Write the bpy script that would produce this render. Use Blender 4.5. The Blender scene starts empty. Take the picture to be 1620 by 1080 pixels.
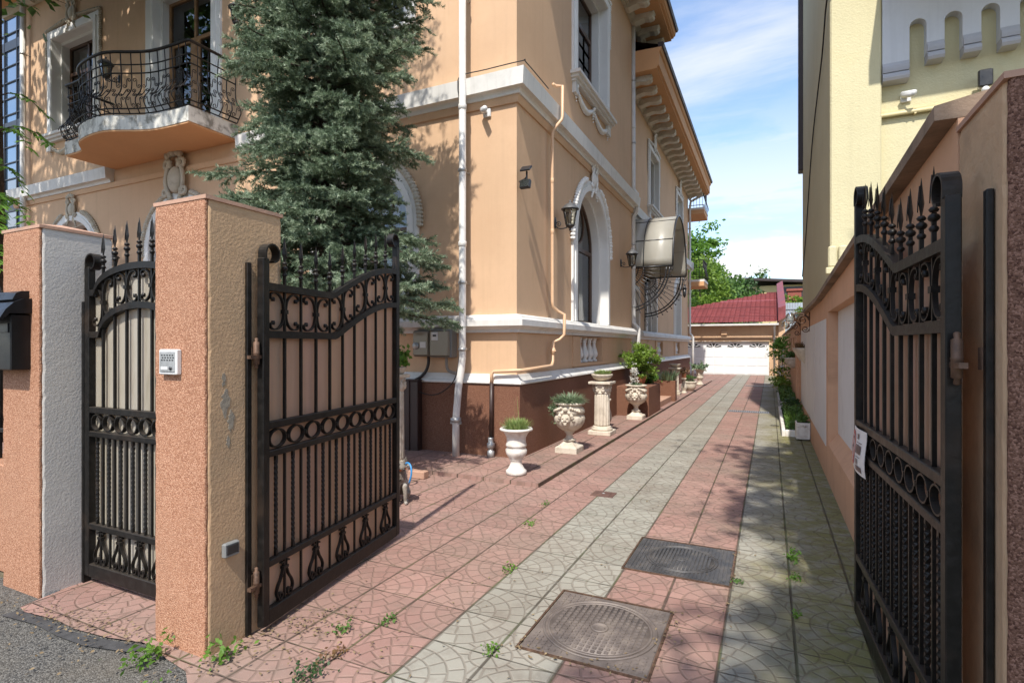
import bpy, math, random
import numpy as np
from mathutils import Vector, Matrix
from mathutils.geometry import tessellate_polygon
R = math.radians
PI = math.pi
SC = bpy.context.scene
COL = SC.collection
rnd = random.Random(7)

# ------------------------------------------------------------------ mesh builder
class MB:
    """Collects vertices and faces; build() links them as ONE mesh object."""
    def __init__(s, tf=None):
        s.v = []; s.f = []; s.sm = []; s.tf = tf
    def add(s, vs, fs, smooth=False):
        b = len(s.v)
        if s.tf: vs = [s.tf(*p) for p in vs]
        s.v.extend([tuple(p) for p in vs])
        for f in fs:
            s.f.append(tuple(b + i for i in f)); s.sm.append(smooth)
        return s
    def box(s, x0, y0, z0, x1, y1, z1):
        vs = [(x0,y0,z0),(x1,y0,z0),(x1,y1,z0),(x0,y1,z0),(x0,y0,z1),(x1,y0,z1),(x1,y1,z1),(x0,y1,z1)]
        return s.add(vs, [(0,3,2,1),(4,5,6,7),(0,1,5,4),(1,2,6,5),(2,3,7,6),(3,0,4,7)])
    def bbox(s, x0, y0, z0, x1, y1, z1, b=.008):
        """box with chamfered vertical and horizontal edges"""
        xs, ys = (x0, x1), (y0, y1)
        def ring(z, i):
            return [(x0+i+b,y0+i,z),(x1-i-b,y0+i,z),(x1-i,y0+i+b,z),(x1-i,y1-i-b,z),(x1-i-b,y1-i,z),(x0+i+b,y1-i,z),(x0+i,y1-i-b,z),(x0+i,y0+i+b,z)]
        vs = ring(z0, b) + ring(z0+b, 0) + ring(z1-b, 0) + ring(z1, b)
        fs = [tuple(reversed(range(8))), tuple(range(24, 32))]
        for k in range(3):
            for i in range(8):
                j = (i+1) % 8
                fs.append((k*8+i, k*8+j, k*8+8+j, k*8+8+i))
        return s.add(vs, fs)
    def roughbox(s, x0, y0, z0, x1, y1, z1, b=.012, jit=.0035, nz=60, seed=1):
        """plastered pier: rounded vertical edges that wander by a few millimetres"""
        r_ = random.Random(seed); vs = []
        for k in range(nz+1):
            z = z0+(z1-z0)*k/nz; j = lambda: r_.uniform(-jit, jit)
            i = b if k == nz else 0
            e = [b+abs(j())+r_.choice((0,0,0,0,.006)) for _ in range(4)]
            X0, Y0, X1, Y1 = x0+i*.6, y0+i*.6, x1-i*.6, y1-i*.6
            for (px, py, dx, dy, q) in ((X0,Y0,1,1,e[0]),(X1,Y0,-1,1,e[1]),(X1,Y1,-1,-1,e[2]),(X0,Y1,1,-1,e[3])):
                a = [(px, py+dy*q), (px+dx*q*.3, py+dy*q*.3), (px+dx*q, py)]
                if dx*dy < 0: a.reverse()
                vs += [(u, v, z) for u, v in a]
        fs = [tuple(reversed(range(12))), tuple(range(nz*12, nz*12+12))]
        for k in range(nz):
            for i in range(12):
                j2 = (i+1) % 12; fs.append((k*12+i, k*12+j2, k*12+12+j2, k*12+12+i))
        return s.add(vs, fs)
    def tube(s, pts, r, n=6, closed=False, smooth=True, twist=0.0, flat=1.0):
        P = [Vector(p) for p in pts]; m = len(P)
        if m < 2: return s
        rr = r if isinstance(r, (list, tuple)) else [r]*m
        T = []
        for i in range(m):
            a = P[(i-1) % m] if (closed or i > 0) else P[i]
            b = P[(i+1) % m] if (closed or i < m-1) else P[i]
            t = (b-a)
            T.append(t.normalized() if t.length > 1e-9 else Vector((0,0,1)))
        up = Vector((0,0,1)) if abs(T[0].z) < .9 else Vector((0,1,0))
        N = (up - T[0]*up.dot(T[0])).normalized()
        vs = []
        for i in range(m):
            if i: N = (N - T[i]*N.dot(T[i])); N = N.normalized() if N.length > 1e-6 else T[i].orthogonal().normalized()
            B = T[i].cross(N)
            for k in range(n):
                a = 2*PI*(k+.5)/n + twist*i
                vs.append(P[i] + N*(rr[i]*math.cos(a)) + B*(rr[i]*flat*math.sin(a)))
        fs = []
        for i in range(m if closed else m-1):
            j = (i+1) % m
            for k in range(n):
                l = (k+1) % n
                fs.append((i*n+k, i*n+l, j*n+l, j*n+k))
        if not closed:
            fs.append(tuple(reversed(range(n)))); fs.append(tuple(range((m-1)*n, m*n)))
        return s.add(vs, fs, smooth)
    def lathe(s, prof, c=(0,0,0), n=20, sx=1, sy=1, smooth=True, flute=None, rot=0):
        vs = []; m = len(prof)
        for (r, z) in prof:
            for k in range(n):
                a = 2*PI*k/n + rot
                q = r
                if flute and flute[2] <= z <= flute[3]: q = r*(1 + flute[1]*abs(math.cos(a*flute[0]/2)) - flute[1]*.5)
                vs.append((c[0]+q*math.cos(a)*sx, c[1]+q*math.sin(a)*sy, c[2]+z))
        fs = []
        for i in range(m-1):
            for k in range(n):
                l = (k+1) % n
                fs.append((i*n+k, i*n+l, i*n+n+l, i*n+n+k))
        fs.append(tuple(reversed(range(n)))); fs.append(tuple(range((m-1)*n, m*n)))
        return s.add(vs, fs, smooth)
    def ball(s, c, r, n=8, sx=1, sy=1, sz=1):
        prof = [(r*math.sin(PI*i/n)+1e-5, -r*sz*math.cos(PI*i/n)) for i in range(n+1)]
        return s.lathe(prof, c, max(6, n+2), sx, sy)
    def prism(s, poly, ax, a, b, smooth=False):
        """polygon (p,q) extruded along axis ax from a to b; x:(y,z) y:(x,z) z:(x,y)"""
        def P(p, t): return (t,p[0],p[1]) if ax == 'x' else ((p[0],t,p[1]) if ax == 'y' else (p[0],p[1],t))
        n = len(poly)
        vs = [P(p, a) for p in poly] + [P(p, b) for p in poly]
        s.add(vs, [tuple(range(n)), tuple(reversed(range(n, 2*n)))])
        return s.add(vs, [(i, (i+1) % n, n+(i+1) % n, n+i) for i in range(n)], smooth)
    def band(s, A, B, ax, a, b, closed=False, smooth=False):
        """solid between two polylines A and B (same length, 2D) extruded from a to b along ax"""
        def P(p, t): return (t,p[0],p[1]) if ax == 'x' else ((p[0],t,p[1]) if ax == 'y' else (p[0],p[1],t))
        n = len(A)
        vs = [P(p,a) for p in A]+[P(p,a) for p in B]+[P(p,b) for p in A]+[P(p,b) for p in B]
        fs = []
        for i in range(n if closed else n-1):
            j = (i+1) % n
            fs += [(i,j,n+j,n+i),(2*n+i,3*n+i,3*n+j,2*n+j),(i,2*n+i,2*n+j,j),(n+i,n+j,3*n+j,3*n+i)]
        if not closed: fs += [(0,n,3*n,2*n),(n-1,3*n-1,4*n-1,2*n-1)]
        return s.add(vs, fs, smooth)
    def strip(s, pts, w, ax, a, b):
        """flat bar of in-plane thickness w bent along 2D points, extruded a..b along ax"""
        n = len(pts); A = []; B = []
        for i in range(n):
            p = pts[max(0, i-1)]; q = pts[min(n-1, i+1)]
            dx, dz = q[0]-p[0], q[1]-p[1]; L = math.hypot(dx, dz) or 1
            nx, nz = -dz/L*w/2, dx/L*w/2
            A.append((pts[i][0]+nx, pts[i][1]+nz)); B.append((pts[i][0]-nx, pts[i][1]-nz))
        return s.band(A, B, ax, a, b)
    def holed(s, outer, holes, plane):
        """flat polygon with holes; plane maps (u, v) to 3D"""
        polys = [outer] + holes
        tris = tessellate_polygon([[Vector((p[0], p[1], 0)) for p in q] for q in polys])
        flat = [plane(*p) for q in polys for p in q]
        return s.add(flat, [tuple(t) for t in tris])
    def sweep(s, prof, path, closed=False):
        """profile (out, z) swept along an XY path with mitred corners; 'out' is to the right of travel"""
        n = len(path); vs = []; m = len(prof)
        for i in range(n):
            p = Vector(path[i][:2])
            d1 = (p-Vector(path[i-1][:2])).normalized() if (i > 0 or closed) else None
            d2 = (Vector(path[(i+1) % n][:2])-p).normalized() if (i < n-1 or closed) else None
            d1 = d1 or d2; d2 = d2 or d1
            n1 = Vector((d1.y,-d1.x)); n2 = Vector((d2.y,-d2.x))
            mt = (n1+n2); mt = mt/(1+n1.dot(n2)) if (1+n1.dot(n2)) > .05 else n1
            for (o, z) in prof: vs.append((p.x+mt.x*o, p.y+mt.y*o, z))
        fs = []
        for i in range(n if closed else n-1):
            j = (i+1) % n
            for k in range(m):
                l = (k+1) % m
                fs.append((i*m+k, i*m+l, j*m+l, j*m+k))
        if not closed: fs += [tuple(range(m)), tuple(reversed(range((n-1)*m, n*m)))]
        return s.add(vs, fs)
    def build(s, name, mat, parent=None, bevel=0):
        me = bpy.data.meshes.new(name)
        o0 = base(parent)
        vs = [(x-o0[0], y-o0[1], z-o0[2]) for x, y, z in s.v]
        me.from_pydata(vs, [], s.f)
        me.polygons.foreach_set('use_smooth', s.sm)
        me.update()
        me.materials.append(mat)
        o = bpy.data.objects.new(name, me); COL.objects.link(o)
        if parent: o.parent = parent
        if bevel:
            b = o.modifiers.new('edge', 'BEVEL'); b.width = bevel; b.segments = 2; b.limit_method = 'ANGLE'; b.angle_limit = R(50)
        return o

def base(o):
    p = Vector((0,0,0))
    while o is not None:
        p = p + o.location; o = o.parent
    return p

def fast(name, tris, k, mat, parent=None, smooth=False):
    """mesh from an (N,k,3) array of separate k-gons"""
    N = len(tris); o0 = np.array(base(parent))
    co = (np.asarray(tris, dtype=np.float64).reshape(-1,3) - o0).astype(np.float32)
    me = bpy.data.meshes.new(name)
    me.vertices.add(N*k); me.vertices.foreach_set('co', co.ravel())
    me.loops.add(N*k); me.loops.foreach_set('vertex_index', np.arange(N*k, dtype=np.int32))
    me.polygons.add(N); me.polygons.foreach_set('loop_start', np.arange(0, N*k, k, dtype=np.int32))
    me.polygons.foreach_set('loop_total', np.full(N, k, dtype=np.int32))
    me.update(calc_edges=True)
    me.materials.append(mat)
    o = bpy.data.objects.new(name, me); COL.objects.link(o)
    if parent: o.parent = parent
    return o

def tag(o, label=None, cat=None, group=None, kind=None):
    if label: o['label'] = label
    if cat: o['category'] = cat
    if group: o['group'] = group
    if kind: o['kind'] = kind
    return o
def thing(name, label, cat, loc=(0,0,0), group=None):
    o = bpy.data.objects.new(name, None); COL.objects.link(o); o.location = loc
    o.empty_display_size = .1
    return tag(o, label, cat, group)
def kids(o): return [c for c in bpy.data.objects if c.parent == o]
def copy_thing(o, loc, label, parent=None, rz=None):
    c = o.copy(); COL.objects.link(c)
    if parent is None:
        c.location = loc
        if rz is not None: c.rotation_euler = (0,0,rz)
        if label: c['label'] = label
    else: c.parent = parent
    for k in list(o.children): copy_thing(k, None, None, c)
    return c

# ------------------------------------------------------------------ 2D curves
def arc(cx, cz, r, a0, a1, n=16, sz=1.0):
    return [(cx+r*math.cos(R(a0+(a1-a0)*i/n)), cz+r*sz*math.sin(R(a0+(a1-a0)*i/n))) for i in range(n+1)]
def cscroll(w, h, k0=1.1, k1=9.0, p=3.0, n=36, sshape=False):
    """a bar curled in at both ends, fitted to a w x h box round the origin"""
    x = z = 0.0; th = 0.0; P = [(0.0, 0.0)]
    half = []
    N = n
    for i in range(N):
        q = (i+.5)/N
        th += (k0+k1*q**p)/N
        x += -math.sin(th)/N; z += math.cos(th)/N
        half.append((x, z))
    if sshape: low = [(-a, -b) for a, b in half]
    else: low = [(a, -b) for a, b in half]
    pts = list(reversed(low)) + [(0.0,0.0)] + half
    xs = [p_[0] for p_ in pts]; zs = [p_[1] for p_ in pts]
    sx = w/(max(xs)-min(xs)); sz = h/(max(zs)-min(zs)); mx = (max(xs)+min(xs))/2; mz = (max(zs)+min(zs))/2
    return [((a-mx)*sx, (b-mz)*sz) for a, b in pts]
def spiral(cx, cz, r0, r1, a0, turns, n=22):
    return [(cx+(r0+(r1-r0)*i/n)*math.cos(a0+turns*2*PI*i/n), cz+(r0+(r1-r0)*i/n)*math.sin(a0+turns*2*PI*i/n)) for i in range(n+1)]
def sspiral(r, b, turns=1.2, n=13):
    up = [(-r+(r*(.22+.78*i/n))*math.cos(2*PI*turns*(1-i/n)), b+(r*(.22+.78*i/n))*math.sin(2*PI*turns*(1-i/n))) for i in range(n+1)]
    return up + [(-x, -z) for x, z in reversed(up)]
def catmull(P, k=6):
    out = []
    n = len(P)
    for i in range(n-1):
        p0 = P[max(0,i-1)]; p1 = P[i]; p2 = P[i+1]; p3 = P[min(n-1,i+2)]
        for j in range(k):
            t = j/k
            out.append(tuple(.5*((2*b)+(-a+c)*t+(2*a-5*b+4*c-d)*t*t+(-a+3*b-3*c+d)*t**3) for a,b,c,d in zip(p0,p1,p2,p3)))
    out.append(tuple(P[-1]))
    return out

# ------------------------------------------------------------------ materials
class NT:
    def __init__(s, m):
        m.use_nodes = True; s.t = m.node_tree; s.t.nodes.clear()
        s.out = s.t.nodes.new('ShaderNodeOutputMaterial')
    def n(s, typ, ins=None, **kw):
        x = s.t.nodes.new('ShaderNode'+typ)
        for k, v in kw.items(): setattr(x, k, v)
        for k, v in (ins or {}).items(): s.set(x, k, v)
        return x
    def set(s, x, k, v):
        i = x.inputs[k]
        if isinstance(v, bpy.types.NodeSocket): s.t.links.new(v, i)
        elif isinstance(v, bpy.types.Node): s.t.links.new(v.outputs[0], i)
        else:
            if i.type == 'RGBA' and len(v) == 3: v = (*v, 1)
            i.default_value = v
    def m(s, op, a, b=0.0, c=None, clamp=False):
        x = s.n('Math', operation=op, use_clamp=clamp)
        s.set(x, 0, a); s.set(x, 1, b)
        if c is not None: s.set(x, 2, c)
        return x.outputs[0]
    def mix(s, f, a, b, typ='MIX'):
        x = s.n('Mix', data_type='RGBA', blend_type=typ, clamp_factor=True)
        s.set(x, 0, f); s.set(x, 6, a); s.set(x, 7, b)
        return x.outputs[2]
    def ramp(s, f, a, b):
        x = s.n('MapRange', {'Value': f, 'From Min': a, 'From Max': b}); x.clamp = True
        return x.outputs[0]
    def noise(s, vec, scale, detail=4, rough=.55, dist=0):
        x = s.n('TexNoise', {'Vector': vec, 'Scale': scale, 'Detail': detail, 'Roughness': rough, 'Distortion': dist})
        return x.outputs[0]
    def pos(s): return s.n('NewGeometry').outputs['Position']
    def scale(s, v, sc):
        x = s.n('VectorMath', operation='MULTIPLY'); s.set(x, 0, v); x.inputs[1].default_value = sc
        return x.outputs[0]
    def bump(s, h, strength, dist=.01, normal=None):
        ins = {'Height': h, 'Strength': strength, 'Distance': dist}
        x = s.n('Bump', ins)
        if normal is not None: s.set(x, 'Normal', normal)
        return x.outputs[0]
    def bsdf(s, col, rough=.8, normal=None, metal=0.0, spec=.5, **kw):
        ins = {'Base Color': col, 'Roughness': rough, 'Metallic': metal, 'Specular IOR Level': spec}
        ins.update(kw)
        x = s.n('BsdfPrincipled', ins)
        if normal is not None: s.set(x, 'Normal', normal)
        return x.outputs[0]
    def end(s, sh): s.t.links.new(sh, s.out.inputs[0])
def newmat(name):
    m = bpy.data.materials.new(name); return m, NT(m)
def lerp3(a, f): return tuple(x*f for x in a)

def stucco(name, col, var=.12, big=.6, fine=70, bstr=.35, bdist=.006, stain=None, speck=None, rough=.9, streak=.0, med=14):
    """rendered wall: broad tone drift, rain streaks, trowel bumps, optional grain and stains"""
    m, t = newmat(name); P = t.pos()
    n1 = t.noise(P, big, 5, .6); n2 = t.noise(P, med, 4, .6); n3 = t.noise(P, fine, 3, .6)
    c = t.mix(t.ramp(n1, .3, .7), lerp3(col, 1-var), lerp3(col, 1+var*.8))
    c = t.mix(t.m('MULTIPLY', t.ramp(n2, .45, .75), .35), c, lerp3(col, 1-var*1.3))
    if streak:
        ns = t.noise(t.scale(P, (9, 9, .35)), 1.0, 4, .6)
        c = t.mix(t.m('MULTIPLY', t.ramp(ns, .52, .75), streak), c, lerp3(col, .55))
    if speck:
        v = t.n('TexVoronoi', {'Vector': P, 'Scale': speck[0]}); w = t.n('TexWhiteNoise', {'Vector': v.outputs['Position']}).outputs[0]
        c = t.mix(t.ramp(w, .55, .9), c, speck[1]); c = t.mix(t.ramp(w, .3, .0), c, speck[2])
        n3 = t.m('ADD', n3, t.m('MULTIPLY', v.outputs['Distance'], -1.5))
    if stain:   # (colour, noise scale, low, high, amount)
        sn = t.noise(P, stain[1], 6, .65, .4)
        c = t.mix(t.m('MULTIPLY', t.ramp(sn, stain[2], stain[3]), stain[4]), c, stain[0])
    h = t.m('ADD', t.m('MULTIPLY', n2, .6), n3)
    t.end(t.bsdf(c, rough, t.bump(h, bstr, bdist), spec=.25))
    return m

def plain(name, col, rough=.6, metal=0, var=.1, scale=8, bump=.1, spec=.5, dirt=None):
    m, t = newmat(name); P = t.pos()
    n = t.noise(P, scale, 5, .6); nf = t.noise(P, scale*9, 3)
    c = t.mix(t.ramp(n, .3, .7), lerp3(col, 1-var), lerp3(col, 1+var))
    if dirt: c = t.mix(t.m('MULTIPLY', t.ramp(n, .5, .72), dirt[1]), c, dirt[0])
    r = t.n('MapRange', {'Value': n, 'From Min': .3, 'From Max': .7, 'To Min': max(.02, rough-.08), 'To Max': min(1, rough+.1)}).outputs[0]
    t.end(t.bsdf(c, r, t.bump(t.m('ADD', n, t.m('MULTIPLY', nf, .5)), bump, .004), metal, spec))
    return m

def leafmat(name, c1, c2, trans=.35, rough=.5):
    m, t = newmat(name)
    r = t.n('NewGeometry').outputs['Random Per Island']
    n = t.noise(t.pos(), 1.3, 3)
    c = t.mix(t.m('ADD', t.m('MULTIPLY', r, .7), t.m('MULTIPLY', t.ramp(n, .35, .65), .3)), c1, c2)
    b = t.bsdf(c, rough, spec=.4)
    tr = t.n('BsdfTranslucent', {'Color': c}).outputs[0]
    x = t.n('MixShader', {0: trans, 1: b, 2: tr})
    t.end(x.outputs[0])
    return m

M = {}
PEACH = (.605, .402, .252)
M['peach'] = stucco('peach_render', PEACH, .085, .45, 60, .28, .005, streak=.17, stain=((.50,.31,.185), .8, .5, .75, .4))
M['peach_wall'] = stucco('peach_boundary_render', (.60,.355,.22), .1, .7, 60, .3, .005, stain=((.30,.17,.10), 1.2, .55, .75, .45), streak=.2)
M['orange'] = stucco('orange_soffit', (.60,.335,.17), .08, .8, 60, .2, .004)
M['plinth'] = stucco('brown_grain_plinth', (.175,.078,.046), .1, .9, 90, .4, .005, speck=(190,(.25,.13,.085),(.10,.045,.03)))
M['trim'] = stucco('white_trim', (.68,.66,.62), .06, .8, 50, .12, .003, stain=((.38,.36,.32), 2.2, .52, .8, .5), streak=.28)
M['trim_clean'] = stucco('white_surround', (.74,.725,.69), .05, 1.2, 50, .1, .003, stain=((.45,.42,.37), 2.5, .58, .8, .35))
M['fascia'] = stucco('streaked_balcony_edge', (.66,.64,.58), .06, 1.2, 50, .15, .004, stain=((.07,.06,.04), 4.5, .47, .62, .7), streak=1.0)
M['ornament'] = stucco('cast_ornament', (.62,.58,.50), .06, 1.5, 40, .15, .004, stain=((.32,.28,.22), 3.5, .5, .75, .6))
M['ornament_dim'] = stucco('weathered_cast_ornament', (.50,.45,.36), .08, 1.5, 40, .15, .004, stain=((.24,.2,.15), 3.5, .5, .75, .6))
M['grain_orange'] = stucco('orange_grain_render', (.365,.18,.105), .12, .9, 150, .45, .005, speck=(170,(.50,.28,.18),(.245,.105,.06)), streak=.2, stain=((.36,.20,.125), 1.3, .5, .75, .5))
M['tan'] = stucco('tan_rough_render', (.48,.32,.19), .12, 1.4, 70, .4, .008, stain=((.30,.22,.14), 1.8, .52, .72, .65), med=24)
M['cap'] = stucco('pale_mortar_cap', (.46,.28,.20), .1, 1.5, 60, .4, .006, stain=((.25,.2,.15), 3, .5, .7, .5))
M['greystucco'] = stucco('grey_rough_render', (.53,.50,.46), .07, 1.4, 70, .32, .007, stain=((.38,.37,.36), 2, .5, .75, .5), med=20)
M['grain_shaded'] = stucco('shaded_orange_grain', (.15,.075,.05), .08, 1.0, 160, .5, .006, speck=(170,(.26,.14,.10),(.07,.03,.02)))  # the orange grain render again, with tree shade painted into a darker colour
M['tan_stain'] = stucco('weathered_tan_render', (.52,.35,.215), .12, 1.4, 30, .5, .01, stain=((.16,.11,.08), 1.6, .5, .72, .6), streak=.3)
M['coping'] = stucco('dirty_coping', (.28,.20,.14), .15, 2, 40, .5, .01, stain=((.07,.055,.04), 2.5, .45, .7, .7))
M['yellow'] = stucco('yellow_rough_render', (.585,.53,.335), .06, .6, 40, .5, .012, stain=((.54,.45,.23), 1.1, .55, .75, .4), med=12, streak=.12)
M['yellow_side'] = M['yellow']
M['pale_panel'] = stucco('pale_grey_panel', (.60,.61,.63), .05, .7, 60, .15, .003, stain=((.40,.40,.40), 1.3, .55, .8, .35), streak=.2)
M['greytrim'] = stucco('grey_moulding', (.42,.42,.44), .05, 1, 60, .1, .003)
M['whitepanel'] = stucco('whitewashed_panel', (.66,.645,.62), .05, 1.2, 60, .2, .004, stain=((.45,.42,.38), 2.2, .55, .75, .4), streak=.2)
M['pot'] = stucco('cream_cast_stone', (.60,.53,.43), .1, 2.5, 50, .3, .005, stain=((.26,.20,.14), 6, .46, .70, .65), streak=.35)
M['potwhite'] = stucco('whitewashed_pot', (.70,.665,.61), .08, 3, 50, .3, .005, stain=((.36,.27,.19), 8, .47, .70, .6), streak=.4)
M['concrete'] = stucco('grey_concrete', (.38,.36,.32), .1, 2, 50, .3, .006)
M['soil'] = stucco('dark_soil', (.055,.04,.028), .3, 6, 60, 1, .02)
M['terracotta'] = plain('terracotta', (.42,.17,.09), .8)

def ironmat():
    m, t = newmat('black_wrought_iron'); P = t.pos()
    n = t.noise(P, 22, 5, .65); n2 = t.noise(P, 4, 3)
    c = t.mix(t.ramp(n, .45, .75), (.0065,.0058,.0052), (.018,.0155,.0135))
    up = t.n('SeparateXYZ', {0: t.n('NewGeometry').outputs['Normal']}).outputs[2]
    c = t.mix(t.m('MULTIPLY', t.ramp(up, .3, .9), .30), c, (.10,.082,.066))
    c = t.mix(t.m('MULTIPLY', t.ramp(n2, .56, .7), .25), c, (.07,.042,.026))
    t.end(t.bsdf(c, t.n('MapRange', {'Value': n, 'To Min': .26, 'To Max': .58}).outputs[0], t.bump(n, .5, .004), .0, .28))
    return m
M['iron'] = ironmat()
M['iron_plain'] = plain('black_painted_metal', (.018,.018,.02), .35, 0, .3, 10, .1, .6)
M['plastic_grey'] = plain('grey_plastic', (.20,.205,.20), .45, 0, .1, 6, .05)
M['plastic_white'] = plain('white_plastic', (.66,.66,.65), .4, 0, .05, 6, .03, dirt=((.35,.33,.3), .3))
M['pipe_white'] = plain('painted_downpipe', (.62,.60,.565), .45, 0, .06, 3, .06, dirt=((.36,.34,.31), .6))
M['pipe_peach'] = plain('peach_painted_pipe', (.62,.40,.24), .45, 0, .06, 6, .08)
M['zinc'] = plain('zinc_metal', (.42,.42,.41), .45, .6, .2, 12, .1)
M['darkmetal'] = plain('dark_roof_metal', (.045,.032,.03), .5, .2)
M['wood'] = plain('brown_window_wood', (.085,.045,.026), .45, 0, .3, 9, .15)
M['doorwood'] = plain('honey_door_wood', (.30,.165,.075), .45, 0, .3, 9, .15)
M['curtain'] = plain('pale_curtain', (.60,.59,.56), .9, 0, .12, 3, .1)
M['cable'] = plain('dark_cable', (.02,.017,.015), .6)
M['cablegrey'] = plain('grey_conduit', (.25,.23,.2), .6)
M['rust'] = plain('rusty_hinge', (.12,.07,.045), .6, .4, .5, 30, .3)
M['brownpaint'] = plain('dark_brown_paint', (.035,.017,.013), .45, 0, .2)
M['steel'] = plain('worn_steel', (.34,.33,.31), .4, .8, .3, 20, .2)
M['cast_brown'] = plain('worn_cast_iron', (.165,.135,.118), .6, .2, .25, 9, .25, dirt=((.23,.19,.15), .5))
M['cast_grey'] = plain('dark_cast_iron', (.085,.082,.082), .5, .3, .3, 9, .25, dirt=((.15,.13,.11), .5))
M['redtile'] = plain('red_tile_metal', (.205,.048,.05), .5, 0, .25, 2, .06)
M['garagewhite'] = plain('white_sectional_door', (.74,.735,.725), .5, 0, .03, 1, .03)
M['brick'] = plain('red_brick_chimney', (.25,.07,.05), .9, 0, .3, 12, .3)
M['sheet'] = plain('grey_corrugated_sheet', (.36,.40,.44), .5, .1, .1, 2, .05)
M['blue'] = plain('blue_hose', (.04,.25,.55), .4)
M['orange_collar'] = plain('orange_collar', (.5,.12,.03), .6)
M['bark'] = stucco('bark', (.085,.062,.045), .3, 3, 40, 1, .03, stain=((.03,.022,.017), 8, .45, .6, .6))
M['redwhite'] = plain('sign_red', (.55,.05,.05), .5)
M['signwhite'] = plain('sign_white', (.75,.74,.72), .5, 0, .04)
M['signtext'] = plain('sign_grey_print', (.16,.11,.10), .6)
M['stonegrey'] = stucco('yellow_far_wall', (.58,.47,.24), .06, .6, 30, .2, .01)

def glassmat(name, tint=(.55,.6,.62), rough=.02, k=1.0):
    m, t = newmat(name)
    f = t.n('Fresnel', {'IOR': 1.55}).outputs[0]
    n = t.noise(t.pos(), 1.7, 2)
    bmp = t.bump(n, .05, .02)
    g = t.n('BsdfGlossy', {'Color': (.95,.97,1), 'Roughness': rough, 'Normal': bmp}).outputs[0]
    tr = t.n('BsdfTransparent', {'Color': tint}).outputs[0]
    x = t.n('MixShader', {0: t.m('ADD', t.m('MULTIPLY', f, k), .06, clamp=True), 1: tr, 2: g})
    t.end(x.outputs[0]); return m
M['glass'] = glassmat('window_glass')
M['lampglass'] = glassmat('lantern_glass', (.8,.78,.72), .1)
M['skyglass'] = glassmat('curtain_wall_glass', (.25,.32,.36), .03, 2.5)
m, t = newmat('dark_room'); t.end(t.bsdf((.03,.027,.024), .9)); M['room'] = m

def polycarb():
    m, t = newmat('bronze_polycarbonate'); P = t.pos()
    s = t.n('SeparateXYZ', {0: t.n('TexCoord').outputs['Object']})
    rib = t.m('PINGPONG', t.m('MULTIPLY', s.outputs[0], 60.0), .5)
    n = t.noise(t.scale(P, (2, 2, .5)), 1.5, 4)
    c = t.mix(t.ramp(n, .3, .7), (.46,.44,.385), (.56,.545,.49))
    c = t.mix(t.ramp(rib, .42, .5), c, (.38,.36,.31))
    b = t.bsdf(c, .36, t.bump(rib, .25, .004), spec=.6)
    tr = t.n('BsdfTranslucent', {'Color': (.6,.56,.46,1)}).outputs[0]
    x = t.n('MixShader', {0: .35, 1: b, 2: tr}); t.end(x.outputs[0]); return m
M['poly'] = polycarb()
def polygate(name, ca, cb, cg):
    m, t = newmat(name)
    s = t.n('SeparateXYZ', {0: t.n('TexCoord').outputs['Object']})
    rib = t.m('PINGPONG', t.m('MULTIPLY', s.outputs[0], 90.0), .5)
    wide = t.noise(t.n('CombineXYZ', {0: t.m('MULTIPLY', s.outputs[0], 3.2)}).outputs[0], 1.0, 3)
    n = t.noise(t.scale(t.pos(), (7, 7, 1.2)), 1.5, 5, .6)
    c = t.mix(t.ramp(wide, .35, .65), ca, cb)
    c = t.mix(t.m('MULTIPLY', t.ramp(n, .5, .75), .6), c, cg)
    c = t.mix(t.m('MULTIPLY', t.ramp(rib, .4, .5), .5), c, lerp3(ca, .6))
    b = t.bsdf(c, .35, t.bump(rib, .3, .003), spec=.4)
    tr = t.n('BsdfTranslucent', {'Color': t.mix(.35, c, (.7,.5,.32))}).outputs[0]
    x = t.n('MixShader', {0: .5, 1: b, 2: tr}); t.end(x.outputs[0]); return m
M['poly_gate'] = polygate('tan_ribbed_sheet', (.74,.54,.37), (.76,.53,.42), (.50,.38,.25))
M['poly_wicket'] = polygate('stained_ribbed_sheet', (.54,.49,.38), (.66,.63,.56), (.36,.31,.21))

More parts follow.
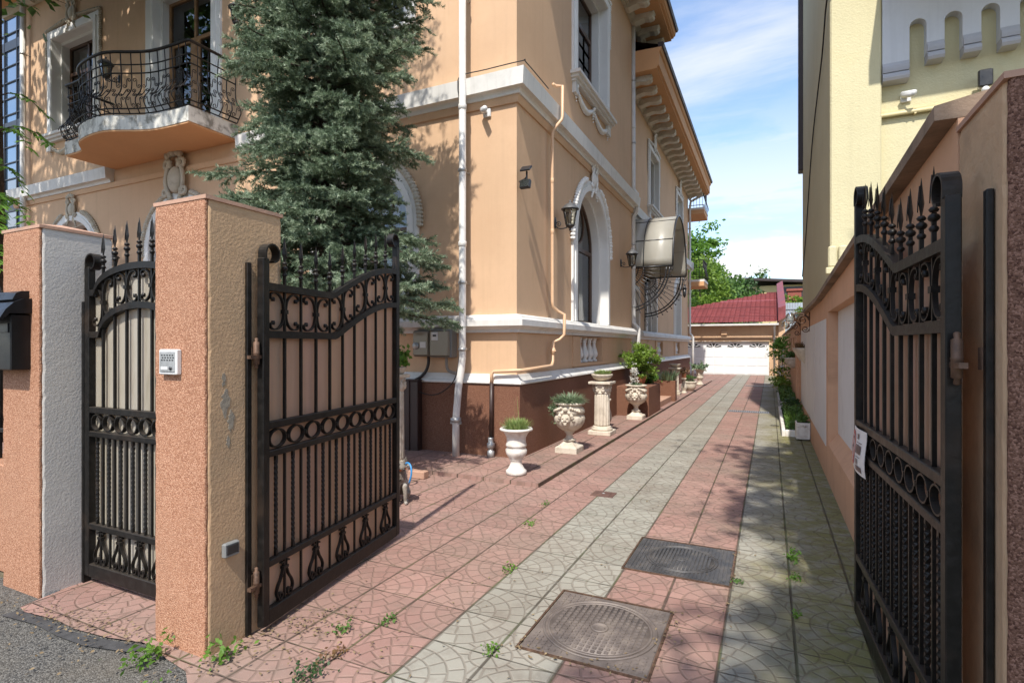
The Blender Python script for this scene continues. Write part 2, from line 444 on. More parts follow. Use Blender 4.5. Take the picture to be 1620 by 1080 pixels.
# paving: coloured strips of square slabs printed with concentric fans
PITCH = .3565
def paving(name, x0=-1.66, strips=True, joint=.022, off=(0,0)):
    m, t = newmat(name); P = t.pos()
    s = t.n('SeparateXYZ', {0: P}); X, Y = s.outputs[0], s.outputs[1]
    wob = t.noise(P, 2.1, 3)
    x = t.m('DIVIDE', t.m('SUBTRACT', X, x0+off[0]), PITCH); y = t.m('DIVIDE', t.m('ADD', Y, off[1]), PITCH)
    cx, cy = t.m('FLOOR', x), t.m('FLOOR', y)
    fx, fy = t.m('FRACT', x), t.m('FRACT', y)
    ex = t.m('MINIMUM', fx, t.m('SUBTRACT', 1.0, fx)); ey = t.m('MINIMUM', fy, t.m('SUBTRACT', 1.0, fy))
    tile_id = t.n('CombineXYZ', {0: cx, 1: cy}).outputs[0]
    hsh = t.n('TexWhiteNoise', {'Vector': tile_id}).outputs[0]
    u, v = t.m('PINGPONG', x, 1.0), t.m('PINGPONG', y, 1.0)
    def fan(u, v, rings):
        r = t.m('SQRT', t.m('ADD', t.m('MULTIPLY', u, u), t.m('MULTIPLY', v, v)))
        th = t.m('DIVIDE', t.m('ARCTAN2', v, u), PI/2)
        q = t.m('DIVIDE', r, 1.0/rings); k = t.m('FLOOR', q); fq = t.m('FRACT', q)
        dr = t.m('MULTIPLY', t.m('MINIMUM', fq, t.m('SUBTRACT', 1.0, fq)), 1.0/rings)
        nn = t.m('ADD', t.m('MULTIPLY', k, 1.0), 2.0)
        an = t.m('ADD', t.m('MULTIPLY', th, nn), t.m('MULTIPLY', k, .37)); fa = t.m('FRACT', an)
        da = t.m('MULTIPLY', t.m('DIVIDE', t.m('MULTIPLY', t.m('MINIMUM', fa, t.m('SUBTRACT', 1.0, fa)), PI/2), nn), r)
        cell = t.n('CombineXYZ', {0: k, 1: t.m('FLOOR', an)}).outputs[0]
        return r, t.m('MINIMUM', dr, da), cell
    r1, d1, c1 = fan(u, v, 4.0)
    r2, d2, c2 = fan(t.m('SUBTRACT', 1.0, u), t.m('SUBTRACT', 1.0, v), 3.2)
    far = t.m('GREATER_THAN', r1, 1.0)
    d = t.m('ADD', t.m('MULTIPLY', d1, t.m('SUBTRACT', 1.0, far)), t.m('MULTIPLY', t.m('MINIMUM', d2, t.m('ABSOLUTE', t.m('SUBTRACT', r1, 1.0))), far))
    cellmix = t.n('Mix', {0: far, 4: c1, 5: c2}, data_type='VECTOR').outputs[1]
    ch = t.n('TexWhiteNoise', {'Vector': t.n('VectorMath', {0: cellmix, 1: t.scale(tile_id, (7.13, 3.7, 1))}, operation='ADD').outputs[0]}).outputs[0]
    groove = t.m('SUBTRACT', 1.0, t.ramp(t.m('ADD', d, t.m('MULTIPLY', t.m('SUBTRACT', wob, .5), .02)), .006, .026))
    jl = t.m('SUBTRACT', 1.0, t.ramp(t.m('ADD', ex, t.m('MULTIPLY', t.m('SUBTRACT', wob, .5), .02)), joint*.5, joint*1.3))
    jt = t.m('SUBTRACT', 1.0, t.ramp(ey, joint*.25, joint*.95))
    jt = t.m('MULTIPLY', jt, .75)
    pink, pink2, grey, grey2 = (.36,.215,.178), (.26,.15,.124), (.335,.322,.272), (.245,.236,.196)
    tone = t.m('ADD', t.m('MULTIPLY', hsh, .6), t.m('MULTIPLY', ch, .4))
    cp = t.mix(tone, pink2, pink); cg = t.mix(tone, grey2, grey)
    if strips:
        g = t.m('ADD', t.m('MULTIPLY', t.m('GREATER_THAN', cx, -.5), t.m('LESS_THAN', cx, 1.5)), t.m('GREATER_THAN', cx, 3.5), clamp=True)
        # a few repaired slabs of the other colour
        c = t.mix(g, cp, cg)
    else:
        c = cp
    n0 = t.noise(P, .9, 5, .6); n1 = t.noise(P, 6, 5, .65); n2 = t.noise(P, 90, 3, .7)
    c = t.mix(t.m('MULTIPLY', t.ramp(n0, .42, .70), .55), c, (.235,.19,.15))
    c = t.mix(t.m('MULTIPLY', t.ramp(n1, .50, .78), .6), c, (.15,.12,.095))
    c = t.mix(t.m('MULTIPLY', t.ramp(n2, .58, .72), .35), c, (.42,.36,.31))
    if strips:   # moss on the damp side by the wall
        ms = t.m('MULTIPLY', t.ramp(t.m('ADD', X, t.m('MULTIPLY', t.m('SUBTRACT', n0, .5), 1.3)), -.25, .35), t.ramp(n1, .26, .55))
        c = t.mix(t.m('MULTIPLY', ms, .85), c, (.175,.165,.050))
    c = t.mix(t.m('MULTIPLY', groove, .40), c, (.13,.095,.07))
    c = t.mix(t.m('MULTIPLY', t.m('MAXIMUM', jl, jt), .74), c, t.mix(t.ramp(t.noise(P, 3.1, 3), .48, .62), (.052,.042,.03), (.055,.075,.02)))
    h = t.m('SUBTRACT', t.m('ADD', t.m('MULTIPLY', n2, .12), t.m('MULTIPLY', n1, .25)), t.m('ADD', t.m('MULTIPLY', groove, .6), t.m('MAXIMUM', jl, jt)))
    h = t.m('ADD', h, t.m('MULTIPLY', hsh, .35))
    h = t.m('ADD', h, t.m('MULTIPLY', t.m('MULTIPLY', t.m('SUBTRACT', hsh, .5), t.m('SUBTRACT', t.m('ADD', fx, fy), 1.0)), 1.6))
    t.end(t.bsdf(c, .85, t.bump(h, .8, .008), spec=.25))
    return m
M['paving'] = paving('fan_pattern_paving')
M['paving_pink'] = paving('pink_fan_paving', strips=False, x0=-2.36)

def asphalt():
    m, t = newmat('worn_asphalt'); P = t.pos()
    v = t.n('TexVoronoi', {'Vector': P, 'Scale': 130.0}); w = t.n('TexWhiteNoise', {'Vector': v.outputs['Position']}).outputs[0]
    n = t.noise(P, 1.4, 5, .6); n2 = t.noise(P, 30, 4)
    c = t.mix(t.ramp(w, .2, .95), (.048,.047,.045), (.18,.172,.155))
    c = t.mix(t.m('MULTIPLY', t.ramp(n, .4, .7), .5), c, (.15,.13,.10))
    c = t.mix(t.m('MULTIPLY', t.ramp(n2, .62, .72), .5), c, (.05,.05,.05))
    h = t.m('SUBTRACT', t.m('MULTIPLY', n2, .5), v.outputs['Distance'])
    t.end(t.bsdf(c, .85, t.bump(h, .8, .008), spec=.3)); return m
M['asphalt'] = asphalt()
M['tar'] = plain('tar_seam', (.055,.054,.054), .7, 0, .3, 12, .3)
M['earth'] = stucco('bare_earth', (.16,.135,.09), .2, .5, 30, .6, .02, stain=((.06,.08,.03), .4, .5, .6, .7))
M['leaf_mid'] = leafmat('mid_green_leaf', (.055,.11,.022), (.13,.24,.055))
M['leaf_bright'] = leafmat('bright_green_leaf', (.09,.20,.025), (.20,.36,.06), .5)
M['leaf_spring'] = leafmat('pale_succulent_blade', (.22,.31,.09), (.38,.45,.17), .4)
M['leaf_dark'] = leafmat('dark_green_leaf', (.025,.055,.018), (.06,.115,.035), .25)
M['leaf_lime'] = leafmat('lime_green_leaf', (.11,.2,.02), (.25,.36,.06), .4)
M['leaf_grey'] = leafmat('grey_green_succulent', (.09,.14,.075), (.19,.26,.14), .2)
M['leaf_brown'] = leafmat('dry_red_leaf', (.12,.06,.03), (.2,.12,.05), .2)
M['needle'] = leafmat('blue_spruce_needle', (.07,.112,.062), (.23,.30,.185), .3, .5)
M['litter'] = leafmat('dry_litter', (.12,.08,.04), (.30,.22,.12), .1, .8)
M['yellowflower'] = leafmat('yellow_petal', (.5,.36,.03), (.6,.45,.08), .3)
M['whiteflower'] = leafmat('white_petal', (.6,.58,.52), (.7,.7,.66), .3)

M['fanglass'] = plain('dark_fanlight_glass', (.03,.032,.035), .1)
M['yellowpipe'] = plain('yellow_painted_pipe', (.60,.50,.26), .5, 0, .06, 6)
M['cast_rust'] = plain('rusty_brown_plate', (.12,.065,.05), .7, .1, .25, 10, .2)
M['metercase'] = plain('brownish_meter_case', (.14,.115,.085), .5, 0, .15)
M['mortar'] = stucco('bare_grey_mortar', (.27,.235,.185), .15, 3, 50, .4, .008)

M['needle_tip'] = leafmat('pale_sunlit_spruce_tip', (.24,.32,.20), (.42,.49,.34), .3, .5)  # pale young tips, lightened further in colour to look sunlit

def rooftile():
    m, t = newmat('pressed_red_tile'); P = t.pos(); s = t.n('SeparateXYZ', {0: P})
    y = t.m('FRACT', t.m('DIVIDE', s.outputs[1], .42)); x = t.m('PINGPONG', t.m('DIVIDE', s.outputs[0], .26), .5)
    n = t.noise(P, 1.2, 4); cell = t.n('TexWhiteNoise', {'Vector': t.n('CombineXYZ', {0: t.m('FLOOR', t.m('DIVIDE', s.outputs[0], .26)), 1: t.m('FLOOR', t.m('DIVIDE', s.outputs[1], .42))}).outputs[0]}).outputs[0]
    c = t.mix(t.m('ADD', t.m('MULTIPLY', n, .5), t.m('MULTIPLY', cell, .5)), (.165,.038,.040), (.27,.068,.068))
    seam = t.m('MAXIMUM', t.m('SUBTRACT', 1.0, t.ramp(y, .0, .22)), t.m('MULTIPLY', t.m('SUBTRACT', 1.0, t.ramp(x, .0, .12)), .5))
    c = t.mix(t.m('MULTIPLY', seam, .75), c, (.075,.018,.018))
    h = t.m('SUBTRACT', t.m('MULTIPLY', x, 1.0), seam)
    t.end(t.bsdf(c, .5, t.bump(h, 1.0, .03), spec=.4)); return m
M['rooftile'] = rooftile()
M['mailbox'] = plain('black_mailbox_paint', (.007,.007,.008), .35, 0, .2, 10, .08, .35)
# ------------------------------------------------------------------ camera, sky, sun
cam = bpy.data.cameras.new('camera'); co = bpy.data.objects.new('camera', cam); COL.objects.link(co)
co.location = (0, 0, 1.6); co.rotation_euler = (R(90), 0, R(25.38))
cam.sensor_width = 36; cam.lens = 19.11; cam.shift_y = .0043; cam.clip_start = .05; cam.clip_end = 2000
SC.camera = co
SUN = Vector((.28, -1.83, 2.48)).normalized()
elev = math.asin(SUN.z); azim = math.atan2(SUN.x, SUN.y)
w = bpy.data.worlds.new('World'); SC.world = w; w.use_nodes = True
nt = w.node_tree; nt.nodes.clear()
def wn(typ, **kw):
    x = nt.nodes.new('ShaderNode'+typ)
    for k, v in kw.items(): setattr(x, k, v)
    return x
def wm(op, a, b=0.0, clamp=False):
    x = wn('Math', operation=op, use_clamp=clamp)
    for i, v in enumerate((a, b)):
        if isinstance(v, bpy.types.NodeSocket): nt.links.new(v, x.inputs[i])
        else: x.inputs[i].default_value = v
    return x.outputs[0]
sky = wn('TexSky', sky_type='NISHITA', sun_disc=False, sun_elevation=elev, sun_rotation=azim, altitude=100, air_density=1.0, dust_density=.9, ozone_density=2.2)
bg = wn('Background'); bg.inputs[1].default_value = .15
nt.links.new(sky.outputs[0], bg.inputs[0])
tc = wn('TexCoord'); sp = wn('SeparateXYZ'); nt.links.new(tc.outputs['Generated'], sp.inputs[0])
zz = wm('ADD', wm('MAXIMUM', sp.outputs[2], 0.0), .16)
cxy = wn('CombineXYZ'); nt.links.new(wm('DIVIDE', sp.outputs[0], zz), cxy.inputs[0]); nt.links.new(wm('DIVIDE', sp.outputs[1], zz), cxy.inputs[1])
def wnoise(scale, sc3, loc, detail=7, rough=.6, dist=.3):
    mp = wn('Mapping'); mp.inputs['Scale'].default_value = sc3; mp.inputs['Location'].default_value = loc; mp.inputs['Rotation'].default_value = (0,0,R(-14))
    nt.links.new(cxy.outputs[0], mp.inputs[0])
    x = wn('TexNoise'); nt.links.new(mp.outputs[0], x.inputs['Vector'])
    x.inputs['Scale'].default_value = scale; x.inputs['Detail'].default_value = detail; x.inputs['Roughness'].default_value = rough; x.inputs['Distortion'].default_value = dist
    return x.outputs[0]
def wramp(v, a, b, lo=0.0, hi=1.0):
    x = wn('MapRange'); x.interpolation_type = 'SMOOTHSTEP'; nt.links.new(v, x.inputs[0])
    for i, q in zip((1,2,3,4), (a, b, lo, hi)): x.inputs[i].default_value = q
    return x.outputs[0]
wisp = wramp(wnoise(1.5, (.55, 2.0, 1), (3.1, 1.7, 0)), .40, .78)
puff = wramp(wnoise(1.15, (.9, 1.25, 1), (7.4, 2.2, 0), 9, .58, .1), .455, .575)
low = wramp(sp.outputs[2], .10, .46, 1.0, 0.0)
mask = wm('MAXIMUM', wm('MULTIPLY', wisp, .72), wm('MULTIPLY', puff, low))
mask = wm('MAXIMUM', mask, wramp(sp.outputs[2], .0, .14, .25, 0.0), True)
bgc = wn('Background'); bgc.inputs[0].default_value = (.98, .985, 1, 1); bgc.inputs[1].default_value = .55
ms = wn('MixShader'); nt.links.new(mask, ms.inputs[0]); nt.links.new(bg.outputs[0], ms.inputs[1]); nt.links.new(bgc.outputs[0], ms.inputs[2])
wo = wn('OutputWorld'); nt.links.new(ms.outputs[0], wo.inputs[0])
sl = bpy.data.lights.new('sun', 'SUN'); sl.energy = 3.0; sl.angle = R(.8); sl.color = (1, .95, .87)
so = bpy.data.objects.new('sun', sl); COL.objects.link(so)
so.rotation_euler = SUN.to_track_quat('Z', 'Y').to_euler(); so.location = (5,-20,30)
SC.view_settings.view_transform = 'Standard'; SC.view_settings.look = 'None'
SC.view_settings.exposure = 1.02; SC.view_settings.gamma = 1
SC.cycles.max_bounces = 8; SC.cycles.diffuse_bounces = 4; SC.cycles.transparent_max_bounces = 12
SC.cycles.caustics_reflective = False; SC.cycles.caustics_refractive = False

WALKZ = .045
def onwalk(x, y): return -3.25 < x < -2.3 and y > 5.7 and not (12.2 < y < 13.5) and not (15.7 < y < 16.1)
def drop(x, y, z): return z-(.08-WALKZ) if onwalk(x, y) else z
# ------------------------------------------------------------------ ground sheets
def sheet(name, poly, z, mat):
    b = MB(); b.add([(x, y, z) for x, y in poly], [tuple(range(len(poly)))])
    return tag(b.build(name, mat), kind='structure')
sheet('ground', [(-400,-400),(400,-400),(400,600),(-400,600)], -.03, M['earth'])
sheet('street', [(-60,-30),(60,-30),(60,1.9),(-60,1.9)], -.012, M['asphalt'])
# driveway: court in front of the house and strip to the garage; ragged street edge
r2 = random.Random(3)
edge = [(-2.42 + .045*r2.uniform(-1,1) + (.0 if y < 1.2 else -.0), y) for y in [-.6,-.2,.2,.6,.9,1.2,1.45]]
edge2 = [(-2.48,1.66),(-2.6,1.73),(-2.78,1.755)]
edge3 = [(-3.05,1.80),(-3.3,1.745),(-3.55,1.72),(-3.8,1.73),(-4.06,1.70)]
sheet('driveway', [(3.4,-.6)] + [(3.4,2.0),(.78,2.0),(.78,32.5),(-3.1,32.5),(-17,32.5),(-17,2.2),(-6.0,2.2),(-4.2,1.95),(-4.16,1.72)] + list(reversed(edge3)) + list(reversed(edge2)) + list(reversed(edge)), 0, M['paving'])
tarline = [(-4.12,1.70),(-3.8,1.715),(-3.55,1.70),(-3.3,1.73),(-3.0,1.785)]
b = MB(); A = [(x, y, -.002) for x, y in tarline]; B_ = [(x-.02, y-(.055+.03*r2.random()), -.002) for x, y in tarline]
b.add(A+B_, [(i, i+1, 5+i+1, 5+i) for i in range(4)]); tag(b.build('tar_strip', M['tar']), kind='structure')
# raised walkway round the foot of the house (a real 8 cm step)
b = MB(); b.prism([(-13.0,5.68),(-2.36,5.68),(-2.36,26.0),(-4.2,26.0),(-4.2,7.0),(-13,7.0)], 'z', -.02, WALKZ)
walk = b.build('walkway', M['paving_pink'], bevel=.012); tag(walk, kind='structure')
# ------------------------------------------------------------------ iron gates
def spear(mb, x, y, z0, h, flip=1):
    """forged spear: shank, two balls, waisted leaf blade; its shank stands on z0"""
    mb.box(x-.007, y-.007, z0, x+.007, y+.007, z0+h*.42)
    for f, r in ((.22, .016), (.36, .0195)):
        mb.lathe([(.006,-r*.8),(r*.8,-r*.5),(r,0),(r*.8,r*.5),(.006,r*.8)], (x,y,z0+h*f), 10)
    mb.lathe([(.012,0),(.017,.008),(.010,.018)], (x,y,z0+h*.43), 8)
    zb = z0+h*.48; L = h*.52
    prof = [(.007,0),(.011,.10),(.023,.33),(.018,.50),(.010,.78),(.004,.93),(.0015,1)]
    mb.lathe([(r, zz*L) for r, zz in prof], (x,y,zb), 4, 1.0, .42, smooth=False)
    mb.tube([(x,y-.012,zb+L*.12),(x,y-.011,zb+L*.4),(x,y-.006,zb+L*.8)], .0022, 4)

def twisted(mb, x, y, z0, z1, s=.0085, turns=9, n=60):
    vs = []; fs = []
    for i in range(n+1):
        z = z0+(z1-z0)*i/n
        a = 2*PI*turns*min(1, max(0, (i/n-.06)/.88))
        for k in range(4):
            q = a + PI/4 + k*PI/2
            vs.append((x+s*1.35*math.cos(q), y+s*1.35*math.sin(q), z))
    for i in range(n):
        for k in range(4):
            l = (k+1) % 4; fs.append((i*4+k, i*4+l, i*4+4+l, i*4+4+k))
    mb.add(vs, fs)

def railcurve(f, x0, x1, n=40): return [(x0+(x1-x0)*i/n, f(x0+(x1-x0)*i/n)) for i in range(n+1)]

def gate(root, W, top, low, nb, motifs, nlyre, sheetmat, crook=(True, True), stile_top=(2.14, 2.48), bandn=9):
    """leaf along +x from the hinge at x=0; front (bars) at y<0, sheet behind at y>0.
    top/low: centre height of the upper and lower frieze rails over x."""
    st = .052; h = .022
    I = M['iron']
    b = MB()
    b.bbox(0, -h, .035, st, h, stile_top[0]-.05, .004); b.bbox(W-st, -h, .035, W, h, stile_top[1]-.05, .004)
    for (z0, z1) in ((.03,.118),(.352,.392),(.972,1.008),(1.130,1.172)):
        b.bbox(st-.004, -h*.92, z0, W-st+.004, h*.92, z1, .004)
    for f in (top, low):
        C = railcurve(f, st-.004, W-st+.004)
        b.band([(x, z+.021) for x, z in C], [(x, z-.021) for x, z in C], 'y', -h*.95, h*.95)
    # curled ends of the stiles
    for side, zt, on in ((0, stile_top[0], crook[0]), (1, stile_top[1], crook[1])):
        if not on: continue
        x = st/2 if side == 0 else W-st/2; d = 1 if side == 0 else -1
        pts = [(x-d*.004, zt-.06), (x-d*.006, zt-.03)] + [(x+d*(.052-.058*math.cos(a*PI/12)*(1-.012*a)), zt-.02+.058*math.sin(a*PI/12)*(1-.012*a)) for a in range(0, 19)]
        b.strip(pts, .010, 'y', -.027, .027)
    b.build('frame', I, root, bevel=0)
    # upright bars carried through the frieze up to the spears
    xs = [st + (W-2*st)*(i+1)/(nb+1) for i in range(nb)]
    for x in xs:
        q = MB(); q.box(x-.0075, -.0075, 1.17, x+.0075, .0075, low(x)-.018); q.build('bar', I, root)
        q = MB(); q.box(x-.0065, -.0065, low(x)+.018, x+.0065, .0065, top(x)-.018); q.build('frieze_bar', I, root)
        q = MB(); spear(q, x, 0, top(x)+.018, .285); q.build('spear', I, root)
    # paired C scrolls tied to every other bar
    g = (W-2*st)/(nb+1)
    for x in motifs(xs, g, st, W):
        zt, zl = top(x)-.024, low(x)+.024
        hh = zt-zl-.012; ww = g*.88
        slope = (top(x+.02)-top(x-.02))/.04
        for sgn in (-1, 1):
            if not (st-.02 < x+sgn*ww*.6 < W-st+.02): continue
            c = cscroll(ww*.86, hh, .55, 13.5, 2.3, 44)
            pts = [(x+sgn*(ww*.47+.003+p) if False else x+sgn*(ww*.50 - p*1.0), (zt+zl)/2+q+slope*sgn*ww*.5) for p, q in [(-a, b_) for a, b_ in c]]
            pts = [(x+sgn*(ww*.50 + a), (zt+zl)/2 + b_ + slope*sgn*ww*.5) for a, b_ in c] if c[len(c)//2][0] < 0 else [(x+sgn*(ww*.50 - a), (zt+zl)/2 + b_ + slope*sgn*ww*.5) for a, b_ in c]
            q = MB(); q.strip(pts, .0075, 'y', -.009, .009)
            for e in (pts[0], pts[-1]): q.lathe([(.010,-.012),(.012,0),(.010,.012)], (e[0], 0, e[1]), 8)
            q.build('scroll', I, root)
        q = MB(); q.box(x-.017, -.014, (zt+zl)/2-.012, x+.017, .014, (zt+zl)/2+.012); q.build('collar', I, root)
    # row of rings
    gw = (W-2*st)/bandn
    for i in range(bandn):
        cx = st+gw*(i+.5)
        a = [(cx+(gw*.43)*math.cos(k*PI/14), 1.069+.055*math.sin(k*PI/14)) for k in range(28)]
        c = [(cx+(gw*.43-.008)*math.cos(k*PI/14), 1.069+.047*math.sin(k*PI/14)) for k in range(28)]
        q = MB(); q.band(a, c, 'y', -.013, .013, closed=True); q.build('ring', I, root)
        if i:
            q = MB(); q.box(cx-gw*.5-.006, -.015, 1.057, cx-gw*.5+.006, .015, 1.081); q.build('tie', I, root)
    # close-set lower bars, plain and twisted by turns
    nl = nb*2+1
    for i in range(nl):
        x = st+(W-2*st)*(i+1)/(nl+1)
        q = MB()
        if i % 2: q.box(x-.0065, -.0065, .39, x+.0065, .0065, .975); q.build('bar', I, root)
        else: twisted(q, x, 0, .39, .975); q.build('twisted_bar', I, root)
    # lyres in the bottom panel
    lw = (W-2*st)/nlyre
    for i in range(nlyre):
        cx = st+lw*(i+.5)
        q = MB(); q.box(cx-.006, -.006, .115, cx+.006, .006, .355); q.build('bar', I, root)
        if i:
            q = MB(); q.box(cx-lw/2-.006, -.006, .115, cx-lw/2+.006, .006, .355); q.build('bar', I, root)
        for sg in (-1, 1):
            up = spiral(cx+sg*.026, .325, .004, .020, 0 if sg > 0 else PI, -.95*sg, 14)
            up = [(cx+sg*(.026+(.005+.016*k/14)*math.cos(-.6+k*.36)), .325+(.005+.016*k/14)*math.sin(-.6+k*.36)) for k in range(15)]
            tail = [(cx+sg*.012, .300), (cx+sg*.022, .272), (cx+sg*.034, .245), (cx+sg*.060, .205), (cx+sg*.069, .170), (cx+sg*.055, .136)]
            lo = [(cx+sg*(.040+(.026-.020*k/16)*math.cos(-1.0-k*.38)), .150+(.026-.020*k/16)*math.sin(-1.0-k*.38)) for k in range(17)]
            P = catmull(up[::3][-4:] + tail, 5)
            q = MB(); q.strip(P + lo, .0075, 'y', -.010, .010); q.build('lyre_scroll', I, root)
        q = MB(); q.box(cx-.022, -.013, .293, cx+.022, .013, .309); q.build('collar', I, root)
    # ribbed translucent sheet fixed behind the bars
    C = railcurve(top, st*.6, W-st*.6, 30)
    q = MB(); q.band(C, [(x, .06) for x, _ in C], 'y', .024, .031); q.build('privacy_sheet', sheetmat, root)

def leaf_top(W):
    def f(x):
        s = x/W
        return 1.935 if s < .42 else 1.935+.275*math.sin(PI/2*min(1, (s-.42)/.56))
    return f
def leaf_low(W):
    def f(x):
        s = x/W
        return 1.665 if s < .44 else 1.665+.27*math.sin(PI/2*min(1, (s-.44)/.54))
    return f
def hinges(root, mb, x, y):
    for z in (1.56, .30):
        q = MB(); q.lathe([(.004,-.085),(.010,-.08),(.008,-.065),(.016,-.06),(.016,-.004),(.018,0),(.016,.004),(.016,.06),(.008,.065),(.010,.08),(.004,.085)], (x, y, z), 10)
        q.box(x-.055, y-.012, z-.03, x+.055, y+.012, z-.012)
        q.build('hinge', M['rust'], root)

WL = 1.585
# left leaf, opened inwards along the drive
ang = math.atan2(3.69-2.126, -2.81+2.556)
gl = thing('iron_gate', 'open black iron driveway gate leaf hinged on the tall orange pillar', 'gate', (0,0,0))
gate(gl, WL, leaf_top(WL), leaf_low(WL), 9, lambda xs, g, st, W: xs[0::2], 5, M['poly_gate'])
hinges(gl, None, -.028, .0)
gl.location = (-2.556, 2.126, 0); gl.rotation_euler = (0,0,ang)
# right leaf: the mirror image
gr = thing('iron_gate', 'open black wrought iron driveway gate leaf carrying the no parking sign', 'gate', (0,0,0))
gate(gr, WL, leaf_top(WL), leaf_low(WL), 9, lambda xs, g, st, W: xs[0::2], 5, M['poly_gate'])
hinges(gr, None, -.028, .0)
gr.location = (.535, 2.19, 0); gr.rotation_euler = (0,0,math.atan2(3.69-2.19, .475-.535))
for c in gr.children:           # bars face the drive, sheet towards the wall
    for v in c.data.vertices: v.co.y = -v.co.y
    c.data.flip_normals()
# wicket between the two left pillars
WP = 1.15
def wtop(x):
    s = (x/WP-.5)*2
    return 1.935 + (.155*math.sqrt(max(0, 1-(s/.80)**2))**.9 if abs(s) < .80 else 0)
def wlow(x):
    s = (x/WP-.5)*2
    return 1.655 + (.185*math.sqrt(max(0, 1-(s/.72)**2)) if abs(s) < .72 else 0)
gw_ = thing('iron_gate', 'closed arched iron wicket gate with stained sheet between grey sided and orange pillars', 'gate', (0,0,0))
gate(gw_, WP, wtop, wlow, 7, lambda xs, g, st, W: xs[0::2], 5, M['poly_wicket'], stile_top=(2.16, 2.16), bandn=8)
gw_.location = (-4.185, 2.10, .02)

# steel posts bolted to the pillars
def post(x, y, z0, z1, label):
    o = thing('gate_post', label, 'post', (x, y, 0))
    q = MB(); q.bbox(x-.010, y-.015, z0, x+.010, y+.015, z1, .003); q.build('flat_bar', M['iron'], o)
    for z in (1.56, .30):
        q = MB(); q.box(x-.014, y+.012, z-.035, x+.014, y+.045, z+.035); q.build('hinge_lug', M['rust'], o)
    return o
post(-2.598, 2.085, 0, 2.06, 'black steel gate post bolted to the tan side of the tall orange pillar')
post(.607, 2.135, 0, 2.08, 'black steel gate post bolted to the grained right hand pillar')
q = MB(); q.bbox(-4.215, 2.075, 0, -4.19, 2.125, 1.90, .003); tag(q.build('gate_post', M['iron']), 'thin black iron post on the grey side of the mailbox pillar', 'post')

# no-parking sign wired to the right leaf
sg = thing('parking_sign', 'bent white no parking sign wired to the iron gate', 'sign', (0,0,0))
gx0, gy0 = .535, 2.19; ga = gr.rotation_euler.z
def onleaf(s, d, z):   # s along leaf, d toward the drive
    return (gx0+math.cos(ga)*s-math.sin(ga)*d, gy0+math.sin(ga)*s+math.cos(ga)*d, z)
s0, s1, z0, z1 = 1.21, 1.60, .895, 1.14
def bend(u, v, e=0):   # slight buckle
    s = s0+(s1-s0)*u; z = z0+(z1-z0)*v - .0
    return onleaf(s, .030+.012*math.sin(u*PI*1.2)+.006*math.sin(v*5)+e, z)
def bentquad(mb, poly, e, th=0):
    mb.add([bend(u, v, e) for u, v in poly], [tuple(range(len(poly)))])
q = MB(); n = 8
for i in range(n):
    for j in range(6):
        bentquad(q, [(i/n,j/6),((i+1)/n,j/6),((i+1)/n,(j+1)/6),(i/n,(j+1)/6)], 0)
        bentquad(q, [(i/n,j/6),((i+1)/n,j/6),((i+1)/n,(j+1)/6),(i/n,(j+1)/6)], -.002)
q.build('plate', M['signwhite'], sg)
q = MB(); cxs, cys, ru, rv = .73, .52, .245, .40
N = 28
for i in range(N):
    a, c = 2*PI*i/N, 2*PI*(i+1)/N
    bentquad(q, [(cxs+ru*math.cos(a),cys+rv*math.sin(a)),(cxs+ru*math.cos(c),cys+rv*math.sin(c)),(cxs+ru*.8*math.cos(c),cys+rv*.8*math.sin(c)),(cxs+ru*.8*math.cos(a),cys+rv*.8*math.sin(a))], .003)
for i in range(6):      # slash across the P, seen from the drive the plate reads right to left along the leaf
    f, g_ = -.68+1.36*i/6, -.68+1.36*(i+1)/6
    bentquad(q, [(cxs+ru*f+.02, cys+rv*f-.03),(cxs+ru*g_+.02,cys+rv*g_-.03),(cxs+ru*g_-.02,cys+rv*g_+.03),(cxs+ru*f-.02,cys+rv*f+.03)], .0032)
q.build('prohibition_ring', M['redwhite'], sg)
q = MB()
def glyph(mb, strokes, u0, v0, su, sv, th, e=.0036):
    for (a, b_, c, d) in strokes:
        x1, y1, x2, y2 = u0-a*su, v0+b_*sv, u0-c*su, v0+d*sv
        L = math.hypot((x2-x1)/1.0, (y2-y1)) or 1; nx, ny = -(y2-y1)/L*th, (x2-x1)/L*th
        mb.add([bend(x1+nx,y1+ny,e), bend(x2+nx,y2+ny,e), bend(x2-nx,y2-ny,e), bend(x1-nx,y1-ny,e)], [(0,1,2,3)])
Pst = [(0,0,0,1),(0,1,.6,1),(.6,1,.75,.85),(.75,.85,.75,.65),(.75,.65,.6,.5),(.6,.5,0,.5)]
glyph(q, Pst, cxs+.085, cys-.2, .22, .42, .022)
q.build('letter', M['signtext'], sg)
# the small print cannot be read: dark blocks and rules where it stands
for (ua, va, ub, vb) in ((.40,.78,.30,.90),(.43,.46,.16,.66),(.40,.70,.14,.72),(.40,.38,.18,.40),(.41,.22,.31,.34),(.45,.07,.13,.19)):
    q = MB()
    for k in range(5):
        f, g_ = k/5, (k+.82)/5
        bentquad(q, [(ua+(ub-ua)*f,va),(ua+(ub-ua)*g_,va),(ua+(ub-ua)*g_,vb),(ua+(ub-ua)*f,vb)], .0036)
    q.build('print_block', M['signtext'], sg)

